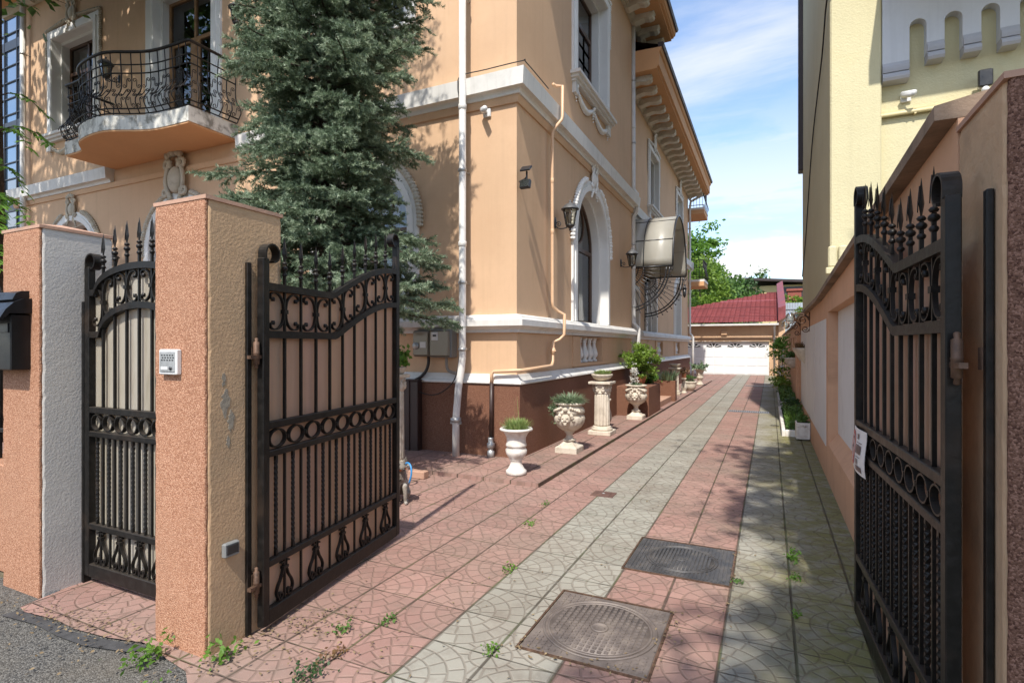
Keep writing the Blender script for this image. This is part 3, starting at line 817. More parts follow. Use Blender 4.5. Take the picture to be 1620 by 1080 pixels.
# ------------------------------------------------------------------ gate pillars
def pillar(name, label, x0, x1, y0, y1, h, peak, front, side, frontside='x'):
    cx, cy = (x0+x1)/2, (y0+y1)/2
    o = thing(name, label, 'pillar', (cx, cy, 0))
    q = MB(); q.roughbox(x0, y0+.008, -.02, x1, y1, h, .008, .004, 70, int(h*100+x0*50)); q.build('shaft', side, o)
    q = MB(); q.roughbox(x0+.006, y0-.010, -.02, x1-.006, y0+.012, h+.004, .005, .003, 70, int(x1*70)); q.build('grain_facing', front, o)
    q = MB(); e = .006
    ring = [(x0-e,y0-.012),(x1+e,y0-.012),(x1+e,y1+e),(x0-e,y1+e)]
    vs = [(x,y,h-.004) for x,y in ring]+[(x,y,h+.016) for x,y in ring]+[(cx-.03,cy,peak),(cx+.03,cy,peak)]
    q.add(vs, [(0,1,5,4),(1,2,6,5),(2,3,7,6),(3,0,4,7),(4,5,9,8),(5,6,9),(6,7,8,9),(7,4,8),(3,2,1,0)])
    q.build('cap', M['cap'], o)
    return o
pillar('gate_pillar', 'tall orange pillar with the white intercom, peeling tan render on its side', -3.03, -2.61, 1.85, 2.32, 2.36, 2.415, M['grain_orange'], M['tan'])
pillar('gate_pillar', 'orange fronted pillar with a grey side, carrying the black mailbox', -4.68, -4.21, 1.85, 2.27, 2.36, 2.43, M['grain_orange'], M['greystucco'])
pillar('gate_pillar', 'grained pillar, its front coloured as if in shade, beside the gate leaf with the no parking sign', .62, 1.12, 2.05, 2.48, 2.38, 2.44, M['grain_shaded'], M['tan_stain'])
# patch of bare grey mortar where the render has come off the tall pillar: shallow chips
o = [x for x in bpy.data.objects if x.name.startswith('gate_pillar')][0]
q = MB()
for (cy, cz, s, sz) in ((1.955,1.30,.030,.075),(1.985,1.20,.022,.06),(1.945,1.42,.014,.045),(1.97,1.09,.013,.03)):
    rr_ = random.Random(int(cz*100))
    pts = [(cy+s*math.cos(a*PI/11)*rr_.uniform(.45,1.2), cz+sz*math.sin(a*PI/11)*rr_.uniform(.55,1.2)) for a in range(22)]
    q.prism(pts, 'x', -2.612, -2.6085)
q.build('bare_mortar', M['mortar'], o)

# intercom
ic = thing('intercom', 'small white door intercom on the tall orange pillar', 'intercom', (-2.87,1.84,1.515))
q = MB(); q.bbox(-2.945, 1.812, 1.448, -2.797, 1.842, 1.582, .005); q.build('housing', M['plastic_white'], ic)
q = MB(); q.bbox(-2.933, 1.808, 1.462, -2.809, 1.813, 1.568, .002); q.build('face_plate', M['zinc'], ic)
q = MB()
for r_ in range(3):
    for c_ in range(5):
        x = -2.918+c_*.022+(r_ % 2)*.006
        q.box(x, 1.8065, 1.548-r_*.013, x+.012, 1.8085, 1.554-r_*.013)
q.build('speaker_grille', M['iron_plain'], ic)
q = MB(); q.bbox(-2.92, 1.806, 1.475, -2.865, 1.809, 1.490, .001); q.build('name_plate', M['signwhite'], ic)
q = MB(); q.lathe([(.001,0),(.009,0),(.009,.004),(.001,.005)], (0,0,0), 12); q.v = [(-2.838+x, 1.8065-z, 1.482+y) for x,y,z in q.v]; q.build('call_button', M['iron_plain'], ic)
# photocell
pc = thing('photocell', 'small dark gate photocell low on the tall pillar side', 'sensor', (-2.6,1.97,.52))
q = MB(); q.bbox(-2.606, 1.925, .485, -2.575, 2.015, .56, .006); q.build('housing', M['plastic_grey'], pc)
q = MB(); q.bbox(-2.577, 1.935, .50, -2.570, 2.005, .55, .004); q.build('lens', M['iron_plain'], pc)
# mailbox
mb_ = thing('mailbox', 'black metal mailbox with curved lid on the grey sided pillar', 'mailbox', (-4.52,1.84,1.45))
q = MB(); q.bbox(-4.74, 1.735, 1.447, -4.312, 1.842, 1.80, .006); q.build('body', M['mailbox'], mb_)
prof = [(1.842,1.905),(1.80,1.902),(1.745,1.875),(1.705,1.83),(1.675,1.772),(1.66,1.755),(1.665,1.748),(1.69,1.765),(1.725,1.805),(1.842,1.81)]
q = MB(); q.prism(prof, 'x', -4.765, -4.295); q.build('lid', M['mailbox'], mb_)
prof = [(1.842,1.955),(1.80,1.952),(1.77,1.935),(1.752,1.895),(1.76,1.89),(1.80,1.89),(1.842,1.89)]
q = MB(); q.prism(prof, 'x', -4.74, -4.33); q.build('lid_back', M['mailbox'], mb_)
q = MB(); q.bbox(-4.72, 1.728, 1.685, -4.33, 1.736, 1.745, .002); q.build('letter_flap', M['mailbox'], mb_)
q = MB()
q.tube([(-4.56,1.729,1.60),(-4.53,1.729,1.63),(-4.49,1.729,1.60),(-4.53,1.729,1.57),(-4.56,1.729,1.60),(-4.60,1.729,1.62),(-4.63,1.729,1.60)], .0035, 5)
q.tube([(-4.60,1.729,1.54),(-4.46,1.729,1.54)], .003, 5)
q.build('horn_emblem', M['zinc'], mb_)
# railing that goes on beyond the mailbox pillar, on its low wall
fn = thing('iron_fence', 'black spear topped iron fence running behind the mailbox pillar', 'fence', (-5.5,2.06,0))
q = MB(); q.bbox(-7.6, 1.95, -.02, -4.685, 2.17, .75, .01); q.build('low_wall', M['grain_orange'], fn)
for z in (.95, 1.72): q = MB(); q.bbox(-7.6, 2.045, z, -4.685, 2.075, z+.03, .003); q.build('rail', M['iron'], fn)
for i in range(18):
    x = -4.80-i*.155
    q = MB(); q.box(x-.008, 2.052, .75, x+.008, 2.068, 1.75); spear(q, x, 2.06, 1.75, .30); q.build('spear_bar', M['iron'], fn)
# ------------------------------------------------------------------ the villa
XS, XW, YF = -3.2, -3.42, 6.9          # side wall of the corner pavilion, of the rear wing; front wall
YP, YB = 13.9, 26.2                    # end of the pavilion, end of the wing
XL = -16.6
house = thing('villa', 'two storey peach villa with white window surrounds, iron balcony and bracketed eaves', 'house', (-9.0,15.0,0))
def tf_front(u, d, z): return (u, YF-d, z)
def tf_side(u, d, z): return (XS+d, u, z)
def tf_wing(u, d, z): return (XW+d, u, z)

def arch_poly(c, w, z0, zs, n=24, rise=1.0):
    return [(c-w, z0), (c+w, z0)] + [(c+w*math.cos(PI*i/n), zs+w*rise*math.sin(PI*i/n)) for i in range(n+1)]
# openings: (centre, half width, sill, spring or head, arched?)
F_ARCH = [(-14.3,.92,2.05,3.52), (-10.55,.92,2.05,3.52), (-5.95,.92,2.05,3.52)]
F_RECT = [(-14.3,.86,6.5,8.75), (-5.95,.86,6.5,8.75)]
F_DOOR = (-10.45,.90,5.64,8.75)
S_ARCH = [(10.44,1.04,2.05,3.60)]
S_RECT = [(10.44,1.02,6.5,8.85)]
W_ARCH = [(17.5,.74,2.05,3.45), (22.9,.74,2.05,3.45)]
W_RECT = [(17.9,.74,5.95,7.75), (23.4,.74,5.95,7.75)]
W_DOOR = (14.95,.62,.36,3.15)
ZT, ZW = 9.95, 8.6
b = MB()
def rect(c, w, z0, z1): return [(c-w,z0),(c+w,z0),(c+w,z1),(c-w,z1)]
b.tf = tf_front
NICHE_F = []
b.holed([(XL,.0),(XS,.0),(XS,ZT),(XL,ZT)], [arch_poly(*a) for a in F_ARCH]+[rect(*a) for a in F_RECT]+[rect(*F_DOOR)], lambda u, z: (u,0,z))
b.tf = tf_side
b.holed([(YF,0),(YP,0),(YP,ZT),(YF,ZT)], [arch_poly(*a) for a in S_ARCH]+[rect(*a) for a in S_RECT]+[rect(10.38,.72,1.28,1.78)], lambda u, z: (u,0,z))
b.tf = tf_wing
b.holed([(YP,0),(YB,0),(YB,ZW),(YP,ZW)], [arch_poly(*a) for a in W_ARCH]+[rect(*a) for a in W_RECT]+[rect(*W_DOOR), rect(19.0,.5,1.28,1.74), rect(22.9,.5,1.28,1.74)], lambda u, z: (u,0,z))
b.tf = None
b.add([(XS,YP,0),(XW,YP,0),(XW,YP,ZT),(XS,YP,ZT)], [(0,1,2,3)])
b.add([(XW,YP,ZW),(-9,YP,ZW),(-9,YP,ZT+.2),(XW,YP,ZT+.2)], [(0,1,2,3)])
b.add([(XL,YF,0),(XL,YB,0),(XL,YB,ZT),(XL,YF,ZT)], [(0,1,2,3)])
b.add([(XL,YB,0),(XW,YB,0),(XW,YB,ZW),(XL,YB,ZW)], [(0,1,2,3)])
b.add([(XL,YP,ZW),(XL,YB,ZW),(XW,YB,ZW),(XW,YP,ZW)], [(0,1,2,3)])
b.build('wall', M['peach'], house)
b = MB()   # near-black sheets put the darkness of the unlit rooms into colour
b.add([(XL+.2,YF+1.8,.2),(XS-1.8,YF+1.8,.2),(XS-1.8,YF+1.8,ZW),(XL+.2,YF+1.8,ZW)], [(0,1,2,3)])
b.add([(XS-1.8,YF+1.8,.2),(XS-1.8,YB-.3,.2),(XS-1.8,YB-.3,ZW),(XS-1.8,YF+1.8,ZW)], [(0,1,2,3)])
b.build('room_dark_sheet', M['room'], house)

# plinth, courses
ring = [(XL-.3,YF),(XS,YF),(XS,YP),(XW,YP),(XW,YB)]
b = MB(); b.sweep([(-.05,-.02),(.085,-.02),(.085,1.045),(.06,1.06),(-.05,1.06)], [(XL-.3,YF),(XS,YF),(XS,13.35)]); b.build('plinth', M['plinth'], house); b = MB()
b.sweep([(-.05,-.02),(.085,-.02),(.085,1.045),(.06,1.06),(-.05,1.06)], [(XW,15.75),(XW,YB)])
b.build('plinth', M['plinth'], house)
b = MB(); pr = [(-.04,1.06),(.10,1.06),(.115,1.075),(.105,1.10),(.075,1.12),(.05,1.16),(.035,1.20),(-.04,1.20)]
b.sweep(pr, [(XL-.3,YF),(XS,YF),(XS,YP),(XS-.12,YP)]); b.build('plinth_moulding', M['trim'], house)
b = MB(); b.sweep(pr, [(XW,15.75),(XW,YB),(XW-.5,YB)]); b.build('plinth_moulding', M['trim'], house)
b = MB(); pr = [(-.04,1.79),(.05,1.79),(.055,1.83),(.12,1.875),(.155,1.88),(.155,1.965),(.13,1.985),(.11,2.02),(.03,2.045),(-.04,2.05)]
b.sweep(pr, [(XL-.3,YF),(XS,YF),(XS,YP),(XS-.18,YP)]); b.build('sill_course', M['trim'], house)
b = MB(); b.sweep(pr, [(XW,15.75),(XW,YB),(XW-.5,YB)]); b.build('sill_course', M['trim'], house); b = MB(); b.sweep(pr, [(XW,YP+.02),(XW,14.2)]); b.build('sill_course', M['trim'], house)
upr = [(-.04,5.10),(.075,5.10),(.08,5.14),(.10,5.165),(.17,5.17),(.19,5.40),(.03,5.455),(-.04,5.46)]
b = MB(); b.sweep(upr, [(-8.72,YF),(XS,YF),(XS,YP),(XS-.18,YP)]); b.build('string_course', M['trim'], house)
b = MB(); b.sweep(upr, [(XL-.3,YF),(-12.75,YF)]); b.build('string_course', M['trim'], house)
b = MB(); b.sweep(upr, [(XW,YP+.02),(XW,YB),(XW-.5,YB)]); b.build('string_course', M['trim'], house)
b = MB(); pr = [(-.03,5.0),(.028,5.0),(.045,5.06),(.05,5.0995),(-.03,5.0995)]      # peach fillet under the course
b.sweep(pr, [(XL-.3,YF),(XS,YF),(XS,YP),(XS-.18,YP)]); b.build('peach_fillet', M['peach'], house)
# shallow framed panels under the sill course on the side walls
def panel(tf, u0, u1, z0=1.225, z1=1.77, d=.028, hole=None):
    q = MB(tf)
    outer = [(u0,z0),(u1,z0),(u1,z1),(u0,z1)]
    q.holed(outer, [hole] if hole else [], lambda u, z: (u,d,z))
    for (a, c, e, f) in ((u0,z0,u1,z0),(u1,z0,u1,z1),(u1,z1,u0,z1),(u0,z1,u0,z0)):
        q.add([(a,-.01,c),(e,-.01,f),(e,d,f),(a,d,c)], [(0,1,2,3)])
    if hole:
        n = len(hole)
        for i in range(n):
            a, c = hole[i], hole[(i+1) % n]
            q.add([(a[0],d,a[1]),(c[0],d,c[1]),(c[0],-.25,c[1]),(a[0],-.25,a[1])], [(0,1,2,3)])
        xs = [p[0] for p in hole]; zs = [p[1] for p in hole]
        q.add([(min(xs),-.25,min(zs)),(max(xs),-.25,min(zs)),(max(xs),-.25,max(zs)),(min(xs),-.25,max(zs))], [(0,1,2,3)])
    return q.build('parapet_panel', M['peach'], house)
panel(tf_side, 9.25, 11.65, hole=rect(10.38,.72,1.28,1.78-.02))
panel(tf_wing, 18.2, 19.8, hole=rect(19.0,.5,1.28,1.74)); panel(tf_wing, 22.1, 23.7, hole=rect(22.9,.5,1.28,1.74))
BAL = [(.055,0),(.055,.03),(.035,.05),(.035,.065),(.062,.11),(.068,.15),(.055,.22),(.034,.31),(.028,.37),(.038,.385),(.038,.40),(.03,.41),(.05,.44),(.055,.475)]
for tf, us, k in ((tf_side, [9.90,10.22,10.54,10.86], 1.0), (tf_wing, [18.68,18.90,19.12,19.34], .93), (tf_wing, [22.6,22.8,23.0,23.2], .93)):
    for u in us:
        q = MB(); x, y, z = tf(u, -.085, 1.285); q.lathe([(r*k*1.25, h*k) for r, h in BAL], (x,y,z), 14); q.build('baluster', M['trim_clean'], house)

# ornament in cast plaster
def cartouche(q, u, z, s, d=.05, crown=True):
    for sg in (-1, 1):
        pts = spiral(u+sg*.13*s, z+.17*s, .012*s, .065*s, PI*.5, sg*1.35, 20)
        q.tube([(a, d+.02, c) for a, c in pts], [.028*s*(1-.5*i/20) for i in range(21)][::-1], 6)
        pts = spiral(u+sg*.16*s, z-.13*s, .010*s, .055*s, -PI*.5, -sg*1.3, 18)
        q.tube([(a, d+.02, c) for a, c in pts], [.024*s*(1-.4*i/18) for i in range(19)][::-1], 6)
        pts = catmull([(u+sg*.07*s, d, z-.22*s),(u+sg*.15*s, d+.02, z-.05*s),(u+sg*.13*s,d+.02,z+.10*s),(u+sg*.06*s,d+.03,z+.22*s)], 4)
        q.tube(pts, .026*s, 6)
        for k in range(4):
            q.ball((u+sg*(.10+.03*k)*s, d+.01, z-(.24+.045*k)*s), (.034-.004*k)*s, 6)
    if crown:
        for k in range(5):
            a = PI*(.15+.7*k/4)
            q.ball((u+.12*s*math.cos(a), d+.03, z+.24*s+.07*s*math.sin(a)), .038*s, 6, 1, 1, 1.25)
        q.ball((u, d+.035, z+.30*s), .05*s, 7)
    q.ball((u, d-.005, z), .115*s, 10, 1, .55, 1.3)
def rope(q, pts, r, d, step=.06):
    """leafy garland laid along 2D points"""
    L = 0
    for i in range(len(pts)-1):
        a, c = pts[i], pts[i+1]; seg = math.hypot(c[0]-a[0], c[1]-a[1])
        t = (step-L) if L else 0
        while t < seg:
            f = t/seg; x = a[0]+(c[0]-a[0])*f; z = a[1]+(c[1]-a[1])*f
            nx, nz = -(c[1]-a[1])/seg, (c[0]-a[0])/seg
            w = rnd.uniform(.85,1.15)
            q.ball((x, d, z), r*w, 6)
            q.ball((x+nx*r*.75, d*.6, z+nz*r*.75), r*.6, 5); q.ball((x-nx*r*.75, d*.6, z-nz*r*.75), r*.6, 5)
            t += step
        L = 0
def swag(q, u0, u1, z, sag, r, d):
    m_ = (u0+u1)/2
    for a, c in ((u0, m_), (m_, u1)):
        pts = [(a+(c-a)*i/22, z-sag*math.sin(PI*i/22)*1.0) for i in range(23)]
        for i, p in enumerate(pts):
            k = r*(.65+.65*math.sin(PI*i/22))
            q.ball((p[0], d, p[1]), k, 6); q.ball((p[0]+.01, d*.6, p[1]-k*.7), k*.6, 5); q.ball((p[0]-.015, d*.6, p[1]+k*.7), k*.6, 5)
    for e in (u0, m_, u1):
        q.ball((e, d+.01, z+.02), r*1.15, 6)
        for k in range(4): q.ball((e+rnd.uniform(-.02,.02), d*.8, z-.06-.055*k), r*(.85-.15*k), 5)

def window(tf, c, w, z0, z1, arched=False, sw=.19, rd=.30, curtain='both', orn=True, garland=True, omat='ornament', sill=True, door=False, wmat='wood', bars=True, room=True):
    """timber window in a moulded white surround; z1 is the head, or the spring of the arch"""
    fr = MB(tf); pn = MB(tf); su = MB(tf)
    W_ = w
    # surround: jambs and head, two fasciae, then the splayed reveal
    if arched:
        n = 28
        def half(rad, extra=0): return [(c+rad*math.cos(PI*i/n), z1+rad*math.sin(PI*i/n)) for i in range(n+1)]
        def full(rad): return [(c+rad, z0)] + half(rad) + [(c-rad, z0)]
        su.band(full(w), full(w+sw*.55), 'y', .0, .062); su.band(full(w+sw*.55), full(w+sw), 'y', .0, .042)
        su.band(full(w-.012), full(w+.001), 'y', -rd*.48, .045)
        su.band(full(w-.075), full(w-.011), 'y', -rd-.02, -rd*.46)
    else:
        def full(rad): return [(c+rad, z0), (c+rad, z1+rad-w), (c-rad, z1+rad-w), (c-rad, z0)]
        su.band(full(w), full(w+sw*.55), 'y', .0, .062); su.band(full(w+sw*.55), full(w+sw), 'y', .0, .042)
        su.band(full(w-.012), full(w+.001), 'y', -rd*.48, .045)
        su.band(full(w-.075), full(w-.011), 'y', -rd-.02, -rd*.46)
    # timber frame
    iw = w-.075; y0, y1 = -rd-.055, -rd+.008
    zt = z1 - (0 if arched else .075)
    def inner(rad): return full(rad) if arched else [(c+rad, z0), (c+rad, zt+rad-iw), (c-rad, zt+rad-iw), (c-rad, z0)]
    fr.band(inner(iw-.055), inner(iw), 'y', y0, y1)
    fr.box(c-iw+.05, y0, z0, c+iw-.05, y1, z0+.07)
    ztr = z0+(zt-z0)*(.70 if not arched else .97)
    fr.box(c-iw+.05, y0, ztr-.035, c+iw-.05, y1+.004, ztr+.04)
    fr.box(c-.04, y0, z0+.07, c+.04, y1+.008, ztr-.035)
    if arched:
        pts = [(c+iw*.46*math.cos(2*PI*i/30), (z1+iw*.50)+iw*.46*math.sin(2*PI*i/30)) for i in range(30)]
        pin = [(c+iw*.42*math.cos(2*PI*i/30), (z1+iw*.50)+iw*.42*math.sin(2*PI*i/30)) for i in range(30)]
        fr.band(pts, pin, 'y', y0+.01, y1-.005, closed=True)
    else:
        fr.box(c-.03, y0, ztr+.04, c+.03, y1, zt)
    if bars:
        for sg in (-1, 1):
            if not arched:
                for k in (1, 2): fr.box(c+sg*iw*.5-.007, y0+.02, z0+.07, c+sg*iw*.5+.007, y1-.01, ztr-.03)
                for k in range(1, 5): fr.box(c-iw+.05, y0+.021, z0+(ztr-z0)*k/5-.006, c+iw-.05, y1-.011, z0+(ztr-z0)*k/5+.006)
            for s2 in (-1, 1): fr.box(c+sg*(iw*.5)+s2*(iw*.42)-.022, y0+.004, z0+.07, c+sg*(iw*.5)+s2*(iw*.42)+.022, y1-.003, ztr-.035)
    if door:
        for sg in (-1, 1):
            for s2 in (-1, 1): fr.box(c+sg*iw*.5+s2*iw*.40-.055, y0+.006, z0+.07, c+sg*iw*.5+s2*iw*.40+.055, y1+.002, ztr-.035)
        fr.box(c-iw+.05, y0+.01, z0+.07, c+iw-.05, y1-.02, z0+.62)
    pl = inner(iw-.02)
    pn.add([(p[0], (y0+y1)/2+.004, p[1]) for p in pl], [tuple(range(len(pl)))])
    wd = fr.build('window' if not door else 'balcony_door', M[wmat], house)
    pn.build('pane', M['glass'], wd)
    if curtain:
        q = MB(tf); zc = zt+(iw*.9 if arched else 0); sp = {'left': [(-1,-.05)], 'right': [(.15,1)], 'both': [(-1,-.35),(.45,1)], 'full': [(-1,1)]}[curtain]
        for a, e in sp:
            ns = 26; A = []; 
            for i in range(ns+1):
                u = c+iw*(a+(e-a)*i/ns)*.96; dd = -rd-.20+.035*math.sin(i*1.9)+.012*math.sin(i*4.1)
                hh = zc if not arched else min(zc, z1+math.sqrt(max(0,(iw*.97)**2-(u-c)**2)))
                A.append((u, dd, z0+.02)); A.append((u, dd, hh))
            q.add(A, [(2*i, 2*i+2, 2*i+3, 2*i+1) for i in range(ns)], True)
        q.build('curtain', M['curtain'], wd)
    su.build('surround', M['trim_clean'], wd)
    if sill:
        q = MB(tf)
        q.box(c-w-sw-.07, -.02, z0-.06, c+w+sw+.07, .185, z0-.003); q.box(c-w-sw-.03, -.02, z0-.115, c+w+sw+.03, .14, z0-.06); q.box(c-w-sw, -.02, z0-.165, c+w+sw, .085, z0-.115)
        for sg in (-1, 1): q.box(c+sg*(w+sw-.12)-.09, -.02, z0-.36, c+sg*(w+sw-.12)+.09, .07, z0-.165)
        q.build('sill', M['trim'], wd)
        q = MB(tf); swag(q, c-w-sw+.16, c+w+sw-.16, z0-.24, .20, .036, .04); q.build('swag_moulding', M[omat], wd)
    if orn:
        q = MB(tf)
        ztop = z1+w+sw*.75 if arched else z1+sw+.10
        cartouche(q, c, ztop+.10, 1.0, .05)
        q.build('cartouche', M[omat], wd)
    if garland:
        q = MB(tf); r = w+sw+.03
        if arched:
            pts = [(c+r*math.cos(R(a)), z1+r*math.sin(R(a))) for a in range(-4, 74, 3)]
            rope(q, pts, .046, .05, .085); q.build('garland', M[omat], wd); q = MB(tf); rope(q, [(2*c-a, z) for a, z in pts], .046, .05, .085)
        else:
            for sg in (-1, 1):
                if sg > 0: q.build('garland', M[omat], wd); q = MB(tf)
                pts = [(c+sg*(w+sw+.035), z1-.75+.05*i) for i in range(20)]; rope(q, pts, .028, .035)
                pts = [(c+sg*(w+sw+.035), z1+sw+.03), (c+sg*(w*.6), z1+sw+.09), (c+sg*.2, z1+sw+.12)]; rope(q, pts, .034, .045)
        q.build('garland', M[omat], wd)
    return wd
window(tf_side, *S_ARCH[0], arched=True, sill=False, curtain='right', omat='trim_clean')
window(tf_side, *S_RECT[0], curtain='left', omat='trim_clean', bars=True)
for i, a in enumerate(F_ARCH): window(tf_front, *a, arched=True, sill=False, curtain='both', omat='ornament_dim', orn=(i != 1))
for i, a in enumerate(F_RECT): window(tf_front, *a, curtain='both' if i == 0 else 'full', omat='ornament_dim')
for a in W_ARCH: window(tf_wing, *a, arched=True, sill=False, sw=.17, rd=.26, curtain='both', orn=True, garland=False, omat='trim_clean')
for a in W_RECT: window(tf_wing, *a, sw=.17, rd=.22, curtain='full', omat='trim_clean')
window(tf_front, *F_DOOR, curtain=None, sill=False, orn=False, garland=False, door=True, wmat='doorwood', sw=.24, rd=.26)
q = MB(tf_front); cartouche(q, -10.55, 4.86, 1.75, .09); q.build('cartouche', M['ornament_dim'], house)
window(tf_wing, *W_DOOR, curtain=None, sill=False, orn=False, garland=False, door=True, bars=False, sw=.14, rd=.2)

# balcony
by0 = YF
plan = [(-12.70,6.9),(-12.70,5.97)]
wav = catmull([(-12.70,5.97),(-12.35,5.97),(-12.05,5.93),(-11.75,5.74),(-11.45,5.63),(-10.95,5.57),(-10.55,5.60),(-10.15,5.78),(-9.8,5.90),(-9.35,5.94),(-8.87,5.95)], 4)
plan = [(-12.70,6.9)] + wav + [(-8.87,6.9)]
q = MB(); q.prism(plan, 'z', 5.405, 5.66)
# orange soffit is its own part just under the white slab
bal = q.build('balcony', M['fascia'], house)
q = MB(); ins = [(max(-12.68, min(-8.89, x)), y+(.012 if y < 6.85 else 0)) for x, y in plan]; q.prism(ins, 'z', 5.375, 5.4045); q.build('soffit', M['orange'], bal)
# path with outward normals for the railing
pp = [Vector((x, y, 0)) for x, y in [(-12.66,6.86)] + [(x + (.04 if x < -12.6 else (-.04 if x > -8.95 else 0)), y+.05) for x, y in wav] + [(-8.91,6.86)]]
acc = [0]
for i in range(1, len(pp)): acc.append(acc[-1]+(pp[i]-pp[i-1]).length)
LT = acc[-1]
def belly(f): return .17*math.exp(-((f-.17)/.16)**2) + .05*f*f
def at(s, f):
    s = max(0, min(LT-1e-6, s))
    for i in range(1, len(pp)):
        if acc[i] >= s: break
    t_ = (s-acc[i-1])/max(1e-9, acc[i]-acc[i-1]); p = pp[i-1].lerp(pp[i], t_)
    def nrm(k):
        k = max(1, min(len(pp)-1, k)); d = (pp[k]-pp[k-1]).normalized(); return Vector((d.y, -d.x, 0))
    n_ = (nrm(i-1 if t_ < .5 else i+1)*abs(t_-.5) + nrm(i)*(1-abs(t_-.5))).normalized()
    p = p + n_*belly(f)
    return (p.x, p.y, 5.68+1.09*f)
for f, r_, nm in ((1.0,.026,'handrail'),(.80,.012,'rail'),(.665,.013,'rail'),(.06,.013,'rail'),(.0,.012,'rail')):
    q = MB(); q.tube([at(LT*i/150, f) for i in range(151)], r_, 8 if nm == 'handrail' else 5); q.build(nm, M['iron'], bal)
nbar = 31
for i in range(nbar+1):
    s = LT*i/nbar
    q = MB(); q.tube([at(s+.05*math.sin(PI*min(1, f/14*1.5))*(1 if f < 10 else .0)*.0, f/14) for f in range(15)], .0085 if i % 2 else .010, 4); q.build('baluster_bar', M['iron'], bal)
    if i < nbar:
        g = LT/nbar
        for kz, zc in enumerate((.15, .33, .51)):
            cs = sspiral(g*.215, .05)
            q = MB(); q.tube([at(s+g*.5+(a if i % 2 else -a), zc+c_/1.09) for a, c_ in cs], .0068, 4); q.build('scroll', M['iron'], bal)

# eaves: pavilion, then the lower wing
def eave(x_wall, y0, y1, z, over, front=False, fh=.0):
    q = MB()
    path = [(XL-.8,YF),(x_wall,YF),(x_wall,y1)] if front else [(x_wall,y0),(x_wall,y1)]
    q.sweep([(-.02,z),(over-.06,z+.0),(over-.06,z+.05),(over,z+.06),(over,z+.19+fh),(over+.04,z+.21+fh),(over+.06,z+.30+fh),(-.02,z+.34+fh)], path)
    ev = q.build('eaves', M['orange'], house)
    q = MB(); q.sweep([(over-.03,z+.305+fh),(over+.10,z+.30+fh),(over+.13,z+.36+fh),(over+.10,z+.42+fh),(over-.03,z+.42+fh)], path); q.build('gutter', M['darkmetal'], ev)
    q = MB(); q.sweep([(-.02,z-.16),(.06,z-.16),(.08,z-.08),(.13,z-.06),(.14,z-.002),(-.02,z-.002)], path); q.build('bed_moulding', M['ornament_dim'], ev)
    def bracket(px, py, along_y):
        prof = [(.02,z-.005),(.02,z-.17),(.10,z-.19),(.20,z-.16),(.34,z-.13),(.46,z-.155),(over-.36,z-.165),(over-.27,z-.14),(over-.235,z-.085),(over-.26,z-.03),(over-.22,z-.005)]
        q = MB(); 
        if along_y:
            q.prism([(px+a, c) for a, c in prof], 'y', py-.115, py+.115)
        else:
            q.prism([(py-a, c) for a, c in prof], 'x', px-.115, px+.115)
        q.build('bracket', M['ornament'], ev, bevel=.025)
    n = int((y1-y0-.4)/.66)
    for i in range(n+1): bracket(x_wall, y0+.35+i*.66, True)
    if front:
        for i in range(19): bracket(x_wall-.35-i*.69, YF, False)
eave(XS, YF, YP+1.45, ZT, .82, True, -.10)
eave(XW, YP+.05, YB+.55, ZW, .90, False, .22)
# end of the pavilion eave returns over the wing
q = MB(); q.box(-4.6, YP-.0, ZT+.0, XS+.02, YP+1.45, ZT+.22); q.build('eave_return', M['orange'], house)
q = MB()
q.add([(XL-.8,YF-.9,ZT+.28),(XS+.85,YF-.9,ZT+.28),(XS+.85,YP+1.5,ZT+.28),(XL-.8,YP+1.5,ZT+.28),(XL+3,YF+3.2,ZT+2.2),(XS-3.4,YF+3.2,ZT+2.2)], [(0,1,5,4),(1,2,5),(2,3,4,5),(3,0,4),(3,2,1,0)])
q.add([(XW+.98,YP+.05,ZW+.56),(XW+.98,YB+.6,ZW+.56),(-14,YB+.6,ZW+.56),(-14,YP+.05,ZW+.56),(XW-3,YP+.05,ZW+1.9),(XW-3,YB-3,ZW+1.9)], [(0,1,5,4),(1,2,5),(2,3,4,5),(0,3,2,1)])
q.build('roof', M['darkmetal'], house)

# rear balconies past the end of the wing
for z in (4.35, 7.65):
    q = MB(); q.box(-5.5, YB, z, -2.72, YB+1.6, z+.2); rb = q.build('rear_balcony', M['orange'], house)
    q = MB(); q.box(-5.4, YB+.01, z+.2, -2.70, YB+1.62, z+.30); q.build('edge', M['trim'], rb)
    for zz in (.42, .86, 1.2):
        q = MB(); q.tube([(-3.4,YB+.06,z+zz),(-2.76,YB+.06,z+zz),(-2.76,YB+1.56,z+zz)], .018, 5); q.build('rail', M['iron'], rb)
    for i in range(16):
        q = MB()
        if i < 5: x, y = -3.3+.13*i, YB+.06
        else: x, y = -2.76, YB+.06+.15*(i-5)
        bl = .0
        q.tube([(x,y,z+.3),(x+(.10 if i >= 5 else 0),y-(.10 if i < 5 else 0),z+.5),(x,y,z+.86),(x,y,z+1.2)], .011, 4); q.build('baluster_bar', M['iron'], rb)
